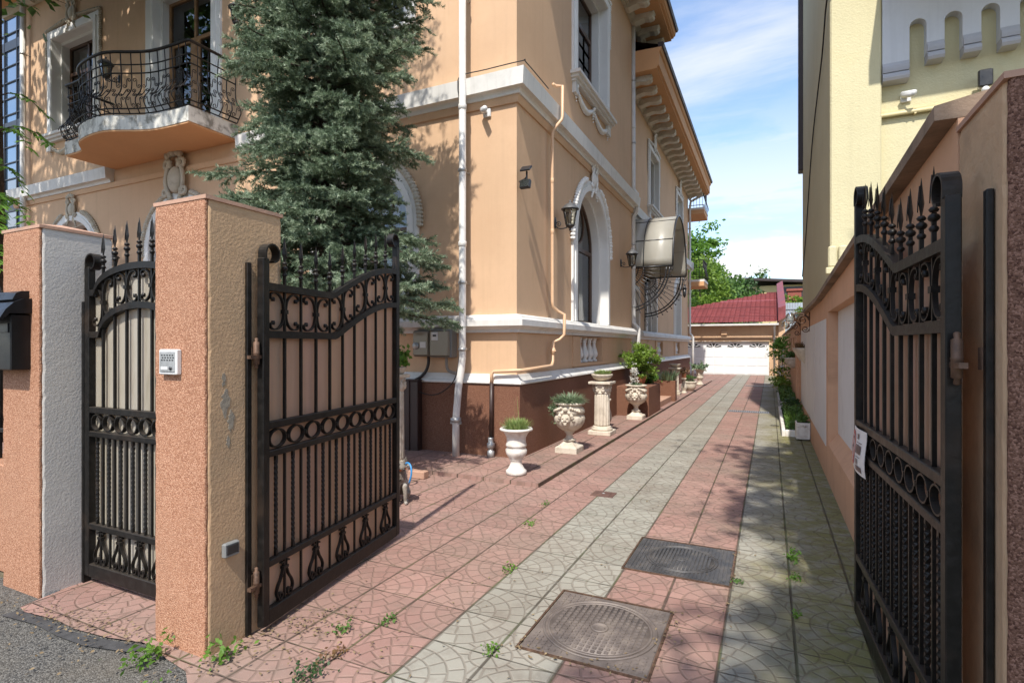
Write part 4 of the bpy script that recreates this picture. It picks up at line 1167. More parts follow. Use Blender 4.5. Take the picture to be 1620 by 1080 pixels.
# downpipes
def pipe(name, pts, r, mat, brackets=(), n=12, joints=()):
    q = MB(); q.tube(pts, r, n)
    for j in joints: q.lathe([(r*1.0,-.04),(r*1.14,-.035),(r*1.14,.035),(r*1.0,.04)], j, n)
    o = q.build(name, mat, house)
    for p, dvec in brackets:
        q = MB(); q.lathe([(r+.001,-.02),(r+.012,-.018),(r+.012,.018),(r+.001,.02)], p, n)
        q.tube([p, (p[0]+dvec[0], p[1]+dvec[1], p[2])], .009, 5); q.build('bracket', M['zinc'], o)
    return o
dp = pipe('downpipe', [(-3.96,6.70,10.2),(-3.96,6.70,1.42),(-3.965,6.67,1.25),(-3.98,6.62,1.0),(-4.0,6.585,.55),(-4.0,6.585,.05)], .052, M['pipe_white'], [((-3.96,6.70,z),(0,.2)) for z in (9.2,6.6,4.1,2.5,1.55)], joints=[(-3.96,6.70,z) for z in (8.0,5.0,3.05)])
q = MB(); q.lathe([(.054,-.03),(.075,-.028),(.075,.028),(.054,.03)], (-4.0,6.585,.56), 14); q.box(-4.085,6.575,.5,-3.915,6.60,.535); q.build('clamp', M['zinc'], dp)
pipe('downpipe', [(-3.17,13.95,9.9),(-3.17,13.95,5.62),(-3.08,13.95,5.5),(-3.08,13.95,5.05),(-3.17,13.95,4.9),(-3.17,13.95,2.2),(-3.04,13.95,2.05),(-3.04,13.95,1.7),(-3.12,13.95,1.5),(-3.10,13.95,.3)], .055, M['pipe_white'], [((-3.17,13.95,z),(-.1,0)) for z in (8.4,6.8,4.2,2.6)], joints=[(-3.17,13.95,7.2),(-3.17,13.95,3.6)])
pipe('downpipe', [(-2.55,YB+.5,ZW+.30),(-2.75,YB+.4,ZW+.02),(-3.3,YB+.0,ZW-.35),(-3.34,YB-.02,ZW-.7),(-3.34,YB-.02,5.5),(-3.22,YB-.02,5.4),(-3.22,YB-.02,5.1),(-3.34,YB-.02,5.0),(-3.34,YB-.02,2.2),(-3.2,YB-.02,2.0),(-3.2,YB-.02,.1)], .055, M['pipe_white'], [((-3.34,YB-.02,z),(-.1,0)) for z in (7,4)])
pipe('downpipe', [(-16.2,6.76,9.9),(-16.2,6.76,.1)], .06, M['pipe_white'], [((-16.2,6.76,z),(0,.15)) for z in (8.6,6.6,4.2)])
# gas pipe, peach where it crosses the render
gp = pipe('gas_pipe', [(-3.09,8.02,5.72),(-3.07,8.10,5.72),(-2.96,8.10,5.70),(-2.96,8.10,5.22),(-2.965,8.08,5.16),(-3.05,8.04,5.05),(-3.10,8.02,4.95),(-3.10,8.02,2.30),(-3.09,8.02,2.22),(-3.05,8.14,2.15),(-2.95,8.16,2.10),(-2.95,8.16,1.78),(-3.02,8.13,1.70),(-3.09,8.03,1.66),(-3.09,8.02,1.36),(-3.085,7.96,1.30),(-3.075,7.9,1.29),(-3.075,6.83,1.265),(-3.10,6.80,1.262),(-3.50,6.78,1.24),(-3.53,6.775,1.21),(-3.53,6.77,1.08)], .026, M['pipe_peach'], n=9, joints=[(-3.10,8.02,3.4),(-3.10,8.02,4.2)])
q = MB(); q.lathe([(.03,-.05),(.04,-.04),(.04,-.01),(.048,0),(.04,.01),(.04,.04),(.03,.05)], (-3.09,8.02,1.52), 10); q.tube([(-3.09,8.02,1.52),(-3.03,7.99,1.52)], .012, 6); q.build('valve', M['pipe_peach'], gp)
q = MB(); q.tube([(-3.53,6.77,1.08),(-3.53,6.76,.30)], .030, 9); q.build('lower_pipe', M['brownpaint'], gp)
q = MB(); q.lathe([(.03,0),(.05,.01),(.05,.09),(.035,.10),(.035,.13),(.055,.14),(.055,.20),(.035,.21),(.04,.26),(.04,.28)], (-3.53,6.75,.04), 12); q.box(-3.565,6.72,.20,-3.495,6.74,.24); q.build('pressure_fitting', M['zinc'], gp)
# ------------------------------------------------------------------ things fixed to the villa
def lantern(label, x, y, z, wall):
    """six sided coach lantern on a scrolled arm; wall = direction from the wall outwards"""
    o = thing('wall_lantern', label, 'lantern', (x, y, z))
    dx, dy = wall; cx, cy = x+dx*.27, y+dy*.27
    q = MB(); q.ball((x+dx*.012, y+dy*.012, z-.06), .055, 8, .35 if dx else .7, .35 if dy else .7, 1.8); q.build('wall_plate', M['iron_plain'], o)
    q = MB(); arm = catmull([(0,-.10),(.07,-.155),(.15,-.165),(.22,-.15),(.27,-.135)], 5)
    q.tube([(x+dx*a, y+dy*a, z+c) for a, c in arm], .011, 6)
    q.tube([(x+dx*a, y+dy*a, z+c) for a, c in [(.02,-.06)] + spiral(.075, -.09, .045, .008, PI*.8, -1.2, 14)], .008, 5); q.build('arm', M['iron_plain'], o)
    q = MB(); q.lathe([(.012,-.21),(.02,-.20),(.012,-.185),(.02,-.175),(.05,-.15),(.072,-.135),(.075,-.12)], (cx,cy,z), 12)
    for k in range(6):
        a = PI/3*k
        q.tube([(cx+.070*math.cos(a), cy+.070*math.sin(a), z-.125),(cx+.118*math.cos(a), cy+.118*math.sin(a), z+.125)], .007, 4)
    q.lathe([(.115,.118),(.135,.12),(.135,.132),(.115,.14)], (cx,cy,z), 6); q.build('cage', M['iron_plain'], o)
    q = MB(); q.lathe([(.150,.132),(.145,.145),(.085,.205),(.062,.222),(.035,.235),(.014,.25),(.022,.262),(.018,.275),(.005,.29)], (cx,cy,z), 12); q.build('roof', M['lampcap'], o)
    q = MB(); vs = [(cx+.066*math.cos(PI/3*k), cy+.066*math.sin(PI/3*k), z-.12) for k in range(6)]+[(cx+.113*math.cos(PI/3*k), cy+.113*math.sin(PI/3*k), z+.12) for k in range(6)]
    q.add(vs, [(k, (k+1) % 6, 6+(k+1) % 6, 6+k) for k in range(6)]); q.build('pane', M['lampglass'], o)
    q = MB(); q.lathe([(.018,-.11),(.02,-.03),(.028,-.02),(.03,.03),(.018,.06),(.004,.07)], (cx,cy,z), 8); q.build('bulb', M['curtain'], o)
    return o
M['lampcap'] = plain('greyed_lamp_cap', (.10,.10,.10), .45, .2, .2)
lantern('black coach lantern on the side wall between gas pipe and arched window', XS, 8.38, 3.68, (1,0))
lantern('black coach lantern on the side wall beside the white downpipe', XS, 12.75, 3.62, (1,0))
lantern('small black lantern high on the front wall left of the balcony door', -12.55, YF, 7.35, (0,-1))
lantern('small black lantern low on the front wall seen through the gate spears', -12.35, YF, 3.3, (0,-1))
lantern('black lantern under the soffit right of the balcony door', -8.55, YF, 7.45, (0,-1))

fl = thing('floodlight', 'twin head floodlight with a small solar panel at the villa corner', 'floodlight', (-3.18,6.95,3.9))
q = MB(); q.tube([(-3.2,7.0,3.92),(-3.10,6.96,3.93),(-3.06,6.93,3.95)], .016, 6); q.tube([(-3.06,6.93,3.86),(-3.06,6.93,4.03)], .014, 6); q.build('arm', M['iron_plain'], fl)
q = MB(); q.bbox(-.075,-.05,-.014,.075,.05,.014,.004); q.v = [(-3.06+x, 6.90+y*.9-z*.5, 4.06+z*.8+y*.75) for x,y,z in q.v]; q.build('solar_panel', M['iron_plain'], fl)
q = MB(); q.bbox(-.075,-.03,-.06,.075,.03,.06,.006); q.v = [(-3.05+x, 6.86+y+z*.3, 3.83+z-y*.25) for x,y,z in q.v]; q.build('lamp_head', M['iron_plain'], fl)
q = MB(); q.bbox(-.064,-.033,-.05,.064,-.0305,.05,.001); q.v = [(-3.05+x, 6.86+y+z*.3, 3.83+z-y*.25) for x,y,z in q.v]; q.build('lens', M['lampglass'], fl)

def camera_thing(label, x, y, z, d, mat):
    o = thing('security_camera', label, 'security camera', (x,y,z))
    dx, dy = d
    q = MB(); q.bbox(x-.06, y-.015 if dx == 0 else y-.06, z-.06, x+.06, y+.02 if dx == 0 else y+.06, z+.06, .008); q.build('junction_box', mat, o)
    q = MB(); q.tube([(x+dx*.02,y+dy*.02,z),(x+dx*.07,y+dy*.07,z+.01),(x+dx*.10,y+dy*.10,z)], .018, 7); q.build('mount', mat, o)
    sx = .13 if dy else .0
    ax = Vector((.62 if dy else .3, dy*.72 if dy else -.7, -.28)).normalized()
    c = Vector((x+dx*.11, y+dy*.11, z)) - ax*.07
    q = MB(); q.tube([c+ax*t for t in (0,.005,.15,.155)], [.028,.036,.036,.030], 12); q.build('body', mat, o)
    q = MB(); q.tube([c+ax*t+Vector((0,0,.012)) for t in (-.01,.18)], .04, 10, flat=.9); q.build('hood', mat, o)
    q = MB(); q.tube([c+ax*t for t in (.150,.158)], .024, 10); q.build('lens', M['iron_plain'], o)
    return o
camera_thing('white bullet security camera on the villa front under the string course', -3.66, YF-.02, 4.93, (0,-1), M['plastic_white'])

# meter boxes with their cables
mx = thing('meter_box', 'pair of clear lidded grey meter boxes on the villa front', 'meter box', (-4.5,6.9,1.62))
q = MB(); q.bbox(-4.84, 6.74, 1.44, -4.535, 6.89, 1.83, .012); q.build('left_case', M['metercase'] if 'metercase' in M else M['plastic_grey'], mx)
q = MB(); q.bbox(-4.53, 6.72, 1.43, -4.16, 6.89, 1.84, .012); q.build('right_case', M['plastic_grey'], mx)
m_, t_ = newmat('smoked_meter_lid'); t_.end(t_.bsdf((.24,.21,.16), .18, spec=.6)); M['meterlid'] = m_
q = MB(); q.bbox(-4.825, 6.70, 1.455, -4.55, 6.741, 1.815, .015); q.build('lid', M['meterlid'], mx)
q = MB(); q.bbox(-4.515, 6.675, 1.445, -4.175, 6.721, 1.825, .02); q.build('lid', M['meterlid'], mx)
q = MB(); q.lathe([(.001,0),(.05,.0),(.052,.02),(.001,.024)], (0,0,0), 16); q.v = [(-4.76+x, 6.699-z, 1.60+y) for x,y,z in q.v]; q.build('dial', M['zinc'], mx)
q = MB(); q.bbox(-4.69, 6.692, 1.57, -4.585, 6.70, 1.66, .003); q.build('counter', M['plastic_white'], mx)
q = MB(); q.bbox(-4.47, 6.668, 1.68, -4.36, 6.6755, 1.80, .003); q.build('counter_window', M['plastic_white'], mx)
q = MB(); q.box(-4.445, 6.6665, 1.735, -4.385, 6.6685, 1.765); q.build('display', M['iron_plain'], mx)
q = MB(); q.tube(catmull([(-4.62,6.82,1.44),(-4.62,6.82,1.34),(-4.66,6.81,1.22),(-4.76,6.79,1.12),(-4.88,6.76,1.06),(-4.95,6.74,1.0)], 5), .024, 7); q.build('black_conduit', M['cable'], mx)
q = MB(); q.tube(catmull([(-4.30,6.82,1.44),(-4.30,6.82,1.32),(-4.27,6.82,1.24),(-4.18,6.83,1.205),(-4.05,6.84,1.20)], 5), .022, 7); q.build('grey_conduit', M['cablegrey'], mx)
q = MB(); q.tube(catmull([(-4.92,6.73,1.06),(-4.75,6.73,.93),(-4.5,6.72,.88),(-4.28,6.72,.95),(-4.10,6.73,1.14),(-4.04,6.75,1.5),(-4.03,6.76,2.2),(-4.03,6.76,4.0),(-4.03,6.74,5.0),(-4.03,6.69,5.3),(-3.98,6.70,5.45),(-3.6,6.72,5.465),(-3.04,6.725,5.465),(-3.0,6.78,5.46),(-3.0,7.6,5.455)], 6), .008, 5); q.build('thin_cable', M['cable'], mx)
# brown service riser by the meter
sr = thing('service_riser', 'dark brown cable duct standing against the villa plinth under the meter boxes', 'duct', (-5.0,6.75,.1))
q = MB(); q.bbox(-5.04, 6.68, .03, -4.72, 6.81, 1.075, .01); q.bbox(-4.90, 6.66, .03, -4.86, 6.69, 1.08, .004); q.build('duct', M['brownpaint'], sr)
q = MB(); q.bbox(-5.05, 6.67, 1.075, -4.71, 6.82, 1.10, .006); q.build('cap', M['brownpaint'], sr)

# entrance canopy: barrel of bronze polycarbonate on quarter wheel brackets
cn = thing('entrance_canopy', 'arched bronze canopy with iron fan brackets over the side entrance', 'canopy', (XW,15.25,3.6))
CY, CW, ZB, RISE, XO = 15.25, 1.2, 3.62, 1.47, -2.20
prof = [(CY-CW*math.cos(PI*i/28), ZB+RISE*math.sin(PI*i/28)**.9) for i in range(29)]
inn = [(CY-(CW-.012)*math.cos(PI*i/28), ZB+(RISE-.012)*math.sin(PI*i/28)**.9) for i in range(29)]
for a, c in ((XW+.01, -2.94), (-2.93, XO)):
    q = MB(); q.band(prof, inn, 'x', a, c, smooth=True); q.build('vault_sheet', M['poly'], cn)
for x in (XW+.03, -2.935, XO):
    q = MB(); q.tube([(x, y, z) for y, z in prof], .022 if x != -2.935 else .014, 6); q.build('hoop', M['iron_plain'], cn)
for i in (0, 4, 9, 19, 24, 28):
    q = MB(); q.tube([(XW, prof[i][0], prof[i][1]), (XO+.01, prof[i][0], prof[i][1])], .014 if i not in (0, 28) else .022, 5); q.build('rail', M['iron_plain'], cn)
for y in (CY-CW, CY+CW):
    rad = XO-XW-.10
    c0 = (XW+.02, ZB-.02)
    for r_ in (rad, rad*.93, rad*.42, rad*.30):
        q = MB(); q.tube([(c0[0]+r_*math.cos(-PI/2*i/18), y, c0[1]+r_*math.sin(-PI/2*i/18)) for i in range(19)], .020 if r_ > rad*.9 else .013, 5); q.build('wheel_arc', M['iron_plain'], cn)
    for k in range(12):
        a = -PI/2*(k+.5)/12
        q = MB(); q.tube([(c0[0]+rad*.06*math.cos(a), y, c0[1]+rad*.06*math.sin(a)), (c0[0]+rad*1.06*math.cos(a), y, c0[1]+rad*1.06*math.sin(a))], .010, 4)
        e = (c0[0]+rad*1.07*math.cos(a), y, c0[1]+rad*1.07*math.sin(a)); q.ball(e, .020, 5); q.build('spoke', M['iron_plain'], cn)
    for cx_, cz_, r0, sg in ((XO-.05, ZB-.10, .07, 1), (XO-.02, ZB-.05, .05, -1), (XW+.07, ZB-rad-.14, .07, 1), (XW+.07, ZB-rad-.27, .05, -1)):
        q = MB(); q.tube([(a, y, c) for a, c in spiral(cx_, cz_, r0, .012, PI*.5, sg*1.4, 18)], .007, 4); q.build('scroll', M['iron_plain'], cn)
    q = MB(); q.tube([(XW+.03, y, ZB+.0), (XW+.03, y, ZB-rad-.45)], .013, 5); q.build('wall_bar', M['iron_plain'], cn)
hl = thing('hanging_lantern', 'tiny black lantern hanging from the front edge of the canopy', 'lantern', (XO-.05,CY+CW-.1,ZB-.4))
q = MB(); q.tube([(XO-.04,CY+CW-.05,ZB-.02),(XO-.04,CY+CW-.05,ZB-.28)], .006, 4); q.lathe([(.01,-.62),(.045,-.56),(.055,-.36)], (XO-.04,CY+CW-.05,ZB), 6); q.build('cage', M['iron_plain'], hl)
q = MB(); q.lathe([(.075,-.37),(.03,-.30),(.006,-.26)], (XO-.04,CY+CW-.05,ZB), 6); q.build('roof', M['iron_plain'], hl)

# entrance steps between two brown cheek walls that carry plants
es = thing('entrance_steps', 'brown rendered entrance stairs between two low cheek walls', 'steps', (-2.8,14.7,0))
q = MB(); q.bbox(-3.12, 12.05, .02, -2.40, 13.45, .70, .012); q.build('cheek_wall', M['plinth'], es); q = MB(); q.bbox(-3.40, 15.75, .02, -2.40, 16.05, .62, .012); q.build('cheek_wall', M['plinth'], es)
q = MB()
for k in range(2): q.box(XW, 13.46+.001*k, .02+.001*k, -2.5-.35*k, 15.745-.001*k, .19+.15*k)
q.build('tread', M['cap'], es)

# ------------------------------------------------------------------ pots and pedestals
URN_W = [(.11,0),(.125,.01),(.125,.05),(.10,.07),(.085,.10),(.07,.135),(.07,.17),(.085,.185),(.085,.20),(.105,.22),(.128,.26),(.130,.30),(.112,.325),(.112,.335),(.128,.345),(.125,.365),(.115,.40),(.118,.45),(.145,.50),(.165,.525),(.198,.535),(.203,.55),(.19,.565),(.165,.56),(.15,.52),(.14,.5)]
def urn(label, x, y, z, prof, mat, n=24, flute=None, s=1.0, keep=False):
    if not keep: z = drop(x, y, z)
    o = thing('urn_planter', label, 'planter', (x,y,z))
    q = MB(); q.lathe([(r*s,h*s) for r, h in prof], (x,y,z), n, flute=flute); q.build('body', mat, o)
    q = MB(); q.lathe([(.001,(prof[-1][1]-.0)*s),(prof[-1][0]*s+.004,(prof[-1][1]+.0)*s),(prof[-1][0]*s,prof[-1][1]*s+.004)], (x,y,z), 14); q.build('soil', M['soil'], o)
    return o
urn('white flared urn standing at the villa corner', -2.78, 5.98, .08, URN_W, M['potwhite'], 28, (22,.10,.225,.32))
FACE = [(.06,.155),(.075,.16),(.10,.175),(.06,.20),(.045,.24),(.05,.27),(.075,.285),(.07,.30),(.115,.325),(.175,.37),(.215,.435),(.228,.50),(.222,.53),(.205,.545),(.205,.56),(.228,.58),(.225,.62),(.20,.655),(.175,.675),(.185,.69),(.225,.70),(.228,.722),(.19,.73),(.165,.70),(.16,.68)]
def face_urn(label, x, y, z, s=1.0, yaw=R(-84)):
    z = drop(x, y, z)
    o = urn(label, x, y, z, FACE, M['pot'], 40, (24,.09,.32,.52), s, True)
    q = MB()
    pts = [(-.155,0),(.155,0),(.155,.03),(.135,.045),(.135,.085),(.115,.10),(.085,.13),(.065,.16)]
    vs = []; 
    for r_, h in [(.165,0),(.165,.075),(.150,.09),(.125,.10),(.085,.135),(.06,.16)]:
        for a, c in ((-1,-1),(1,-1),(1,1),(-1,1)): vs.append((x+r_*s*a, y+r_*s*c, z+h*s))
    fs = [(3,2,1,0)] + [(k*4+i, k*4+(i+1) % 4, k*4+4+(i+1) % 4, k*4+4+i) for k in range(5) for i in range(4)]
    q.add(vs, fs); q.build('plinth', M['pot'], o)
    # a moulded mask with curling hair and a garland on the side of the bowl
    d = Vector((math.cos(yaw), math.sin(yaw), 0)); t = Vector((-d.y, d.x, 0)); C = Vector((x,y,z))
    def pt(a, out, h): return C + t*(a*s) + d*(out*s) + Vector((0,0,h*s))
    q = MB(); q.ball(pt(0,.212,.50), .075*s, 10, 1, 1, 1.15)
    q.ball(pt(0,.285,.495), .018*s, 6, 1, 1, 1.5)
    for sg in (-1, 1):
        q.ball(pt(sg*.030,.275,.525), .016*s, 6); q.ball(pt(sg*.034,.272,.478), .022*s, 6)
        for k in range(6):
            a = PI*(.05+.42*k/5); q.ball(pt(sg*.095*math.cos(a),.222+.01*(k % 2),.51+.10*math.sin(a)), (.030-.001*k)*s, 6)
        q.tube([pt(sg*(.10+.01*k),.215-.02*k,.50-.03*k+.006*k*k) for k in range(6)], [.022*s*(1-.1*k) for k in range(6)], 6)
        for k in range(5): q.ball(pt(sg*(.07+.028*k),.225-.016*k*1.0,.66-.012*k), .022*s, 6)
    q.tube([pt(a,.278,.452+.2*a*a) for a in (-.03,-.015,0,.015,.03)], .008*s, 5)
    q.ball(pt(0,.265,.435), .028*s, 6); q.ball(pt(0,.25,.64), .035*s, 6)
    q.build('mask', M['pot'], o)
    return o
face_urn('large cream urn with a mask nearest the white corner urn', -2.67, 7.6, .08)
face_urn('cream mask urn just in front of the brown cheek wall', -2.58, 11.62, .08, 1.0)
def column(label, x, y, z, h, r=.13, mat='pot', base=True):
    z = drop(x, y, z)
    o = thing('pedestal_column', label, 'pedestal', (x,y,z))
    q = MB()
    if base: q.bbox(x-r*1.55, y-r*1.55, z, x+r*1.55, y+r*1.55, z+.075, .008)
    q.lathe([(r*1.35,.075),(r*1.42,.09),(r*1.42,.11),(r*1.2,.125),(r*1.25,.14),(r*1.05,.15)], (x,y,z), 24); q.build('base', M[mat], o)
    q = MB(); q.lathe([(r*1.0,.149),(r*1.0,.18),(r*.93,h-.24),(r*.93,h-.22)], (x,y,z), 112, flute=(16,.16,.16,h-.225)); q.build('shaft', M[mat], o)
    q = MB(); q.lathe([(r*.93,h-.22),(r*1.02,h-.21),(r*1.02,h-.20),(r*.95,h-.19),(r*1.05,h-.12),(r*1.25,h-.06),(r*1.3,h-.05)], (x,y,z), 24)
    for k in range(8):
        a = PI/4*k+PI/8; q.ball((x+r*1.0*math.cos(a), y+r*1.0*math.sin(a), z+h-.15), .035, 6, 1, 1, 1.5); q.ball((x+r*1.15*math.cos(a), y+r*1.15*math.sin(a), z+h-.11), .024, 6)
    for k in range(4):
        a = PI/4+PI/2*k; px, py = x+r*1.45*math.cos(a), y+r*1.45*math.sin(a)
        for sg in (-1, 1):
            tx, ty = -math.sin(a)*sg, math.cos(a)*sg
            q.tube([(px+tx*u_-math.cos(a)*.03, py+ty*u_-math.sin(a)*.03, z+h-.075+v_) for u_, v_ in spiral(.03, 0, .035, .008, 0, 1.4, 12)], .012, 5)
    q.bbox(x-r*1.5, y-r*1.5, z+h-.045, x+r*1.5, y+r*1.5, z+h, .008); q.build('capital', M[mat], o)
    return o
column('fluted cream column with a capital, holding a shallow bowl', -2.68, 9.36, .08, .93)
BOWL = [(.07,0),(.08,.012),(.10,.025),(.15,.055),(.178,.09),(.185,.105),(.19,.125),(.175,.13),(.165,.11),(.15,.10)]
def pot(label, x, y, z, prof, mat, s=1.0, name='plant_pot', flute=None, sq=None):
    z = drop(x, y, z)
    o = thing(name, label, 'pot', (x,y,z))
    q = MB(); q.lathe([(r*s,h*s) for r,h in prof], (x,y,z), 24, flute=flute); q.build('body', M[mat], o)
    q = MB(); q.lathe([(.001,prof[-1][1]*s-.003),(prof[-1][0]*s,prof[-1][1]*s-.003),(prof[-1][0]*s,prof[-1][1]*s+.001)], (x,y,z), 12); q.build('soil', M['soil'], o)
    return o
pot('shallow cream bowl on the fluted column', -2.68, 9.36, 1.01, BOWL, 'pot')
BALU = [(.10,0),(.10,.03),(.07,.05),(.06,.08),(.085,.13),(.10,.19),(.085,.27),(.055,.37),(.045,.43),(.07,.45),(.085,.47),(.085,.50)]
def baluster_stand(label, x, y, z, s=1.0):
    z = drop(x, y, z)
    o = thing('baluster_stand', label, 'pedestal', (x,y,z))
    q = MB(); q.lathe([(r*s,h*s) for r, h in BALU], (x,y,z), 20); q.build('shaft', M['pot'], o); return o
baluster_stand('turned cream baluster stand half hidden behind the fluted column', -2.80, 10.05, .08, 1.12)
POTS = [(.05,0),(.075,.03),(.085,.09),(.08,.13),(.098,.145),(.10,.165),(.082,.165),(.075,.15)]
pot('small cream pot on the turned baluster stand', -2.80, 10.05, .64, POTS, 'pot')
column('far fluted column beyond the entrance steps', -2.75, 17.95, .08, .86, .12)
pot('shallow dark lidded bowl on the far fluted column', -2.75, 17.95, .94, BOWL, 'pot', .95)
baluster_stand('far turned baluster stand left of the round cream pot', -2.55, 18.55, .08, 1.0)
pot('small terracotta pot on the far baluster stand', -2.55, 18.55, .58, POTS, 'terracotta', .9)
BIG = [(.11,0),(.125,.01),(.13,.03),(.18,.07),(.215,.14),(.225,.22),(.225,.27),(.24,.28),(.24,.33),(.22,.335),(.20,.30)]
pot('round cream bowl pot near the far corner of the villa', -2.52, 19.7, .08, BIG, 'pot')
URN_F = [(r*1.1,h*1.15) for r,h in URN_W]
urn('far cream urn at the last corner of the villa', -2.50, 22.6, .08, URN_F, M['pot'], 24)
pot('brown clay pot with the bushy shrub on the cheek wall', -2.74, 12.75, .70, [(.09,0),(.13,.10),(.16,.19),(.17,.20),(.15,.20),(.14,.17)], 'terracotta', 1.0)
# tall slim pedestal behind the left gate leaf
column('slim tall cream pedestal half hidden behind the left gate leaf', -4.30, 5.66, .0, 1.24, .075)
pot('small bowl on the slim pedestal behind the gate', -4.30, 5.66, 1.24, [(.06,0),(.09,.03),(.11,.08),(.115,.09),(.10,.085),(.09,.07)], 'pot')
# grey socket box on the plinth there
sb_ = thing('socket_box', 'small grey socket box on the plinth behind the slim pedestal', 'socket box', (-5.22,6.8,.6))
q = MB(); q.bbox(-5.32, 6.74, .62, -5.14, 6.82, .98, .008); q.build('case', M['plastic_grey'], sb_)
q = MB(); q.bbox(-5.29, 6.73, .84, -5.17, 6.742, .94, .004); q.build('cover', M['zinc'], sb_); q = MB(); q.bbox(-5.29, 6.73, .68, -5.17, 6.742, .79, .004); q.build('cover', M['zinc'], sb_)
# wooden block and blue hose by the gate end
wb = MB(); wb.bbox(-3.98, 5.42, .0, -3.74, 5.53, .09, .008); tag(wb.build('wood_block', M['cap']), 'short brown wooden block lying by the edge of the walkway', 'block')
q = MB(); q.tube(catmull([(-3.770,5.160,.012),(-3.725,5.120,.05),(-3.702,5.120,.14),(-3.725,5.140,.22),(-3.785,5.160,.25),(-3.845,5.180,.20),(-3.890,5.200,.08),(-3.905,5.200,.012)], 6), .011, 7); tag(q.build('blue_hose', M['blue']), 'loop of blue hose standing by the wooden block', 'hose')

# ------------------------------------------------------------------ covers let into the paving
def slab_cover(name, label, x0, y0, x1, y1, mat, grid, rr, both=True):
    cx, cy = (x0+x1)/2, (y0+y1)/2
    o = thing(name, label, 'manhole cover', (cx,cy,0))
    q = MB(); q.bbox(x0, y0, -.03, x1, y1, .006, .003)
    stp = grid; w_ = stp*.62; 
    nx = int((x1-x0-.03)/stp); ny = int((y1-y0-.03)/stp)
    if both:
        for i in range(nx):
            for j in range(ny):
                px = x0+.02+(i+.5)*(x1-x0-.04)/nx; py = y0+.02+(j+.5)*(y1-y0-.04)/ny
                if math.hypot(px-cx, py-cy) > rr*1.16: q.box(px-w_/2, py-w_/2, .004, px+w_/2, py+w_/2, .0105)
    else:
        for i in range(nx):
            px = x0+.02+(i+.5)*(x1-x0-.04)/nx; dx = abs(px-cx); k = math.sqrt(max(0, (rr*1.12)**2-dx*dx))
            for a, c in ((y0+.02, cy-k), (cy+k, y1-.02)):
                if k == 0 and a >= cy: continue
                if k == 0: c = y1-.02
                if c-a > .02: q.box(px-w_/2, a, .004, px+w_/2, c, .0105)
    q.build('frame_plate', mat, o)
    q = MB(); e = .016
    q.box(x0-e, y0-e, -.02, x1+e, y0-.004, .009); q.box(x0-e, y1+.004, -.02, x1+e, y1+e, .009); q.box(x0-e, y0-.004, -.02, x0-.004, y1+.004, .0088); q.box(x1+.004, y0-.004, -.02, x1+e, y1+.004, .0088)
    q.build('outer_frame', M['rust'], o)
    q = MB(); q.lathe([(rr*1.10,.004),(rr*1.10,.013),(rr*1.06,.014),(rr*1.06,.004)], (cx,cy,0), 48); q.build('rim', mat, o)
    q = MB(); q.lathe([(.001,.005),(rr,.005),(rr,.008),(.001,.008)], (cx,cy,0), 48)
    q.lathe([(rr*1.01,.004),(rr*1.01,.012),(rr*.965,.013),(rr*.965,.004)], (cx,cy,0), 48)
    n = int(2*rr/stp)
    for i in range(n):
        px = cx-rr+(i+.5)*2*rr/n; k = math.sqrt(max(0, (rr*.93)**2-(px-cx)**2))
        if k < .03: continue
        if both:
            m2 = int(2*k/stp)
            for j in range(m2):
                py = cy-k+(j+.5)*2*k/m2
                if math.hypot(px-cx, py-cy) > .055: q.box(px-w_/2, py-w_/2, .007, px+w_/2, py+w_/2, .0135)
        else: q.box(px-w_/2, cy-k, .007, px+w_/2, cy+k, .0135)
    q.lathe([(.05,.007),(.05,.0145),(.04,.0145),(.036,.010),(.001,.010)], (cx,cy,0), 20); q.box(cx-.03, cy-.008, .009, cx+.03, cy+.008, .016)
    q.build('lid', mat, o)
slab_cover('manhole_cover', 'brown worn manhole cover with a square grid pattern', -1.205, 2.63, -.535, 3.345, M['cast_brown'], .034, .29)
slab_cover('manhole_cover', 'dark ribbed manhole cover by the mossy slabs', -.95, 3.885, -.245, 4.555, M['cast_grey'], .026, .235, both=False)
dcv = thing('drain_cover', 'small rusty brown drain plate between pink and grey slabs', 'drain cover', (-1.62,5.72,0))
q = MB(); q.bbox(-1.74, 5.62, -.02, -1.50, 5.82, .008, .003); q.bbox(-1.70, 5.655, .006, -1.54, 5.785, .013, .003); q.build('plate', M['cast_rust'] if 'cast_rust' in M else M['rust'], dcv)
q = MB(); q.lathe([(.001,.012),(.016,.012),(.016,.016),(.001,.017)], (-1.62,5.72,0), 10); q.build('lifting_lug', M['zinc'], dcv)
def grating(label, x0, y0, x1, y1):
    o = thing('drain_grating', label, 'drain', ((x0+x1)/2,(y0+y1)/2,0))
    q = MB(); q.box(x0, y0, -.03, x1, y1, .003); q.build('channel', M['cast_grey'], o)
    q = MB(); n = int((x1-x0)/.05)
    q.box(x0, y0, .0035, x1, y0+.03, .012); q.box(x0, y1-.03, .0035, x1, y1, .012)
    for i in range(n+1):
        x = x0+.01+(x1-x0-.02)*i/n; q.box(x-.012, y0+.03, .0035, x+.012, y1-.03, .011)
    q.build('grate', M['steel'], o)
grating('worn steel drain grating across the driveway', -.92, 14.2, -.02, 14.5)
grating('far dark drain grating in front of the garage', -.9, 23.6, .05, 23.9)

# ------------------------------------------------------------------ boundary wall on the right
bw = thing('boundary_wall', 'long peach boundary wall with whitewashed panels and dirty coping', 'wall', (.8,10,0))
XR = .62
def topz(y): return 2.43-.235*(y-2.5)/5.8 if y < 8.3 else 2.195
q = MB()
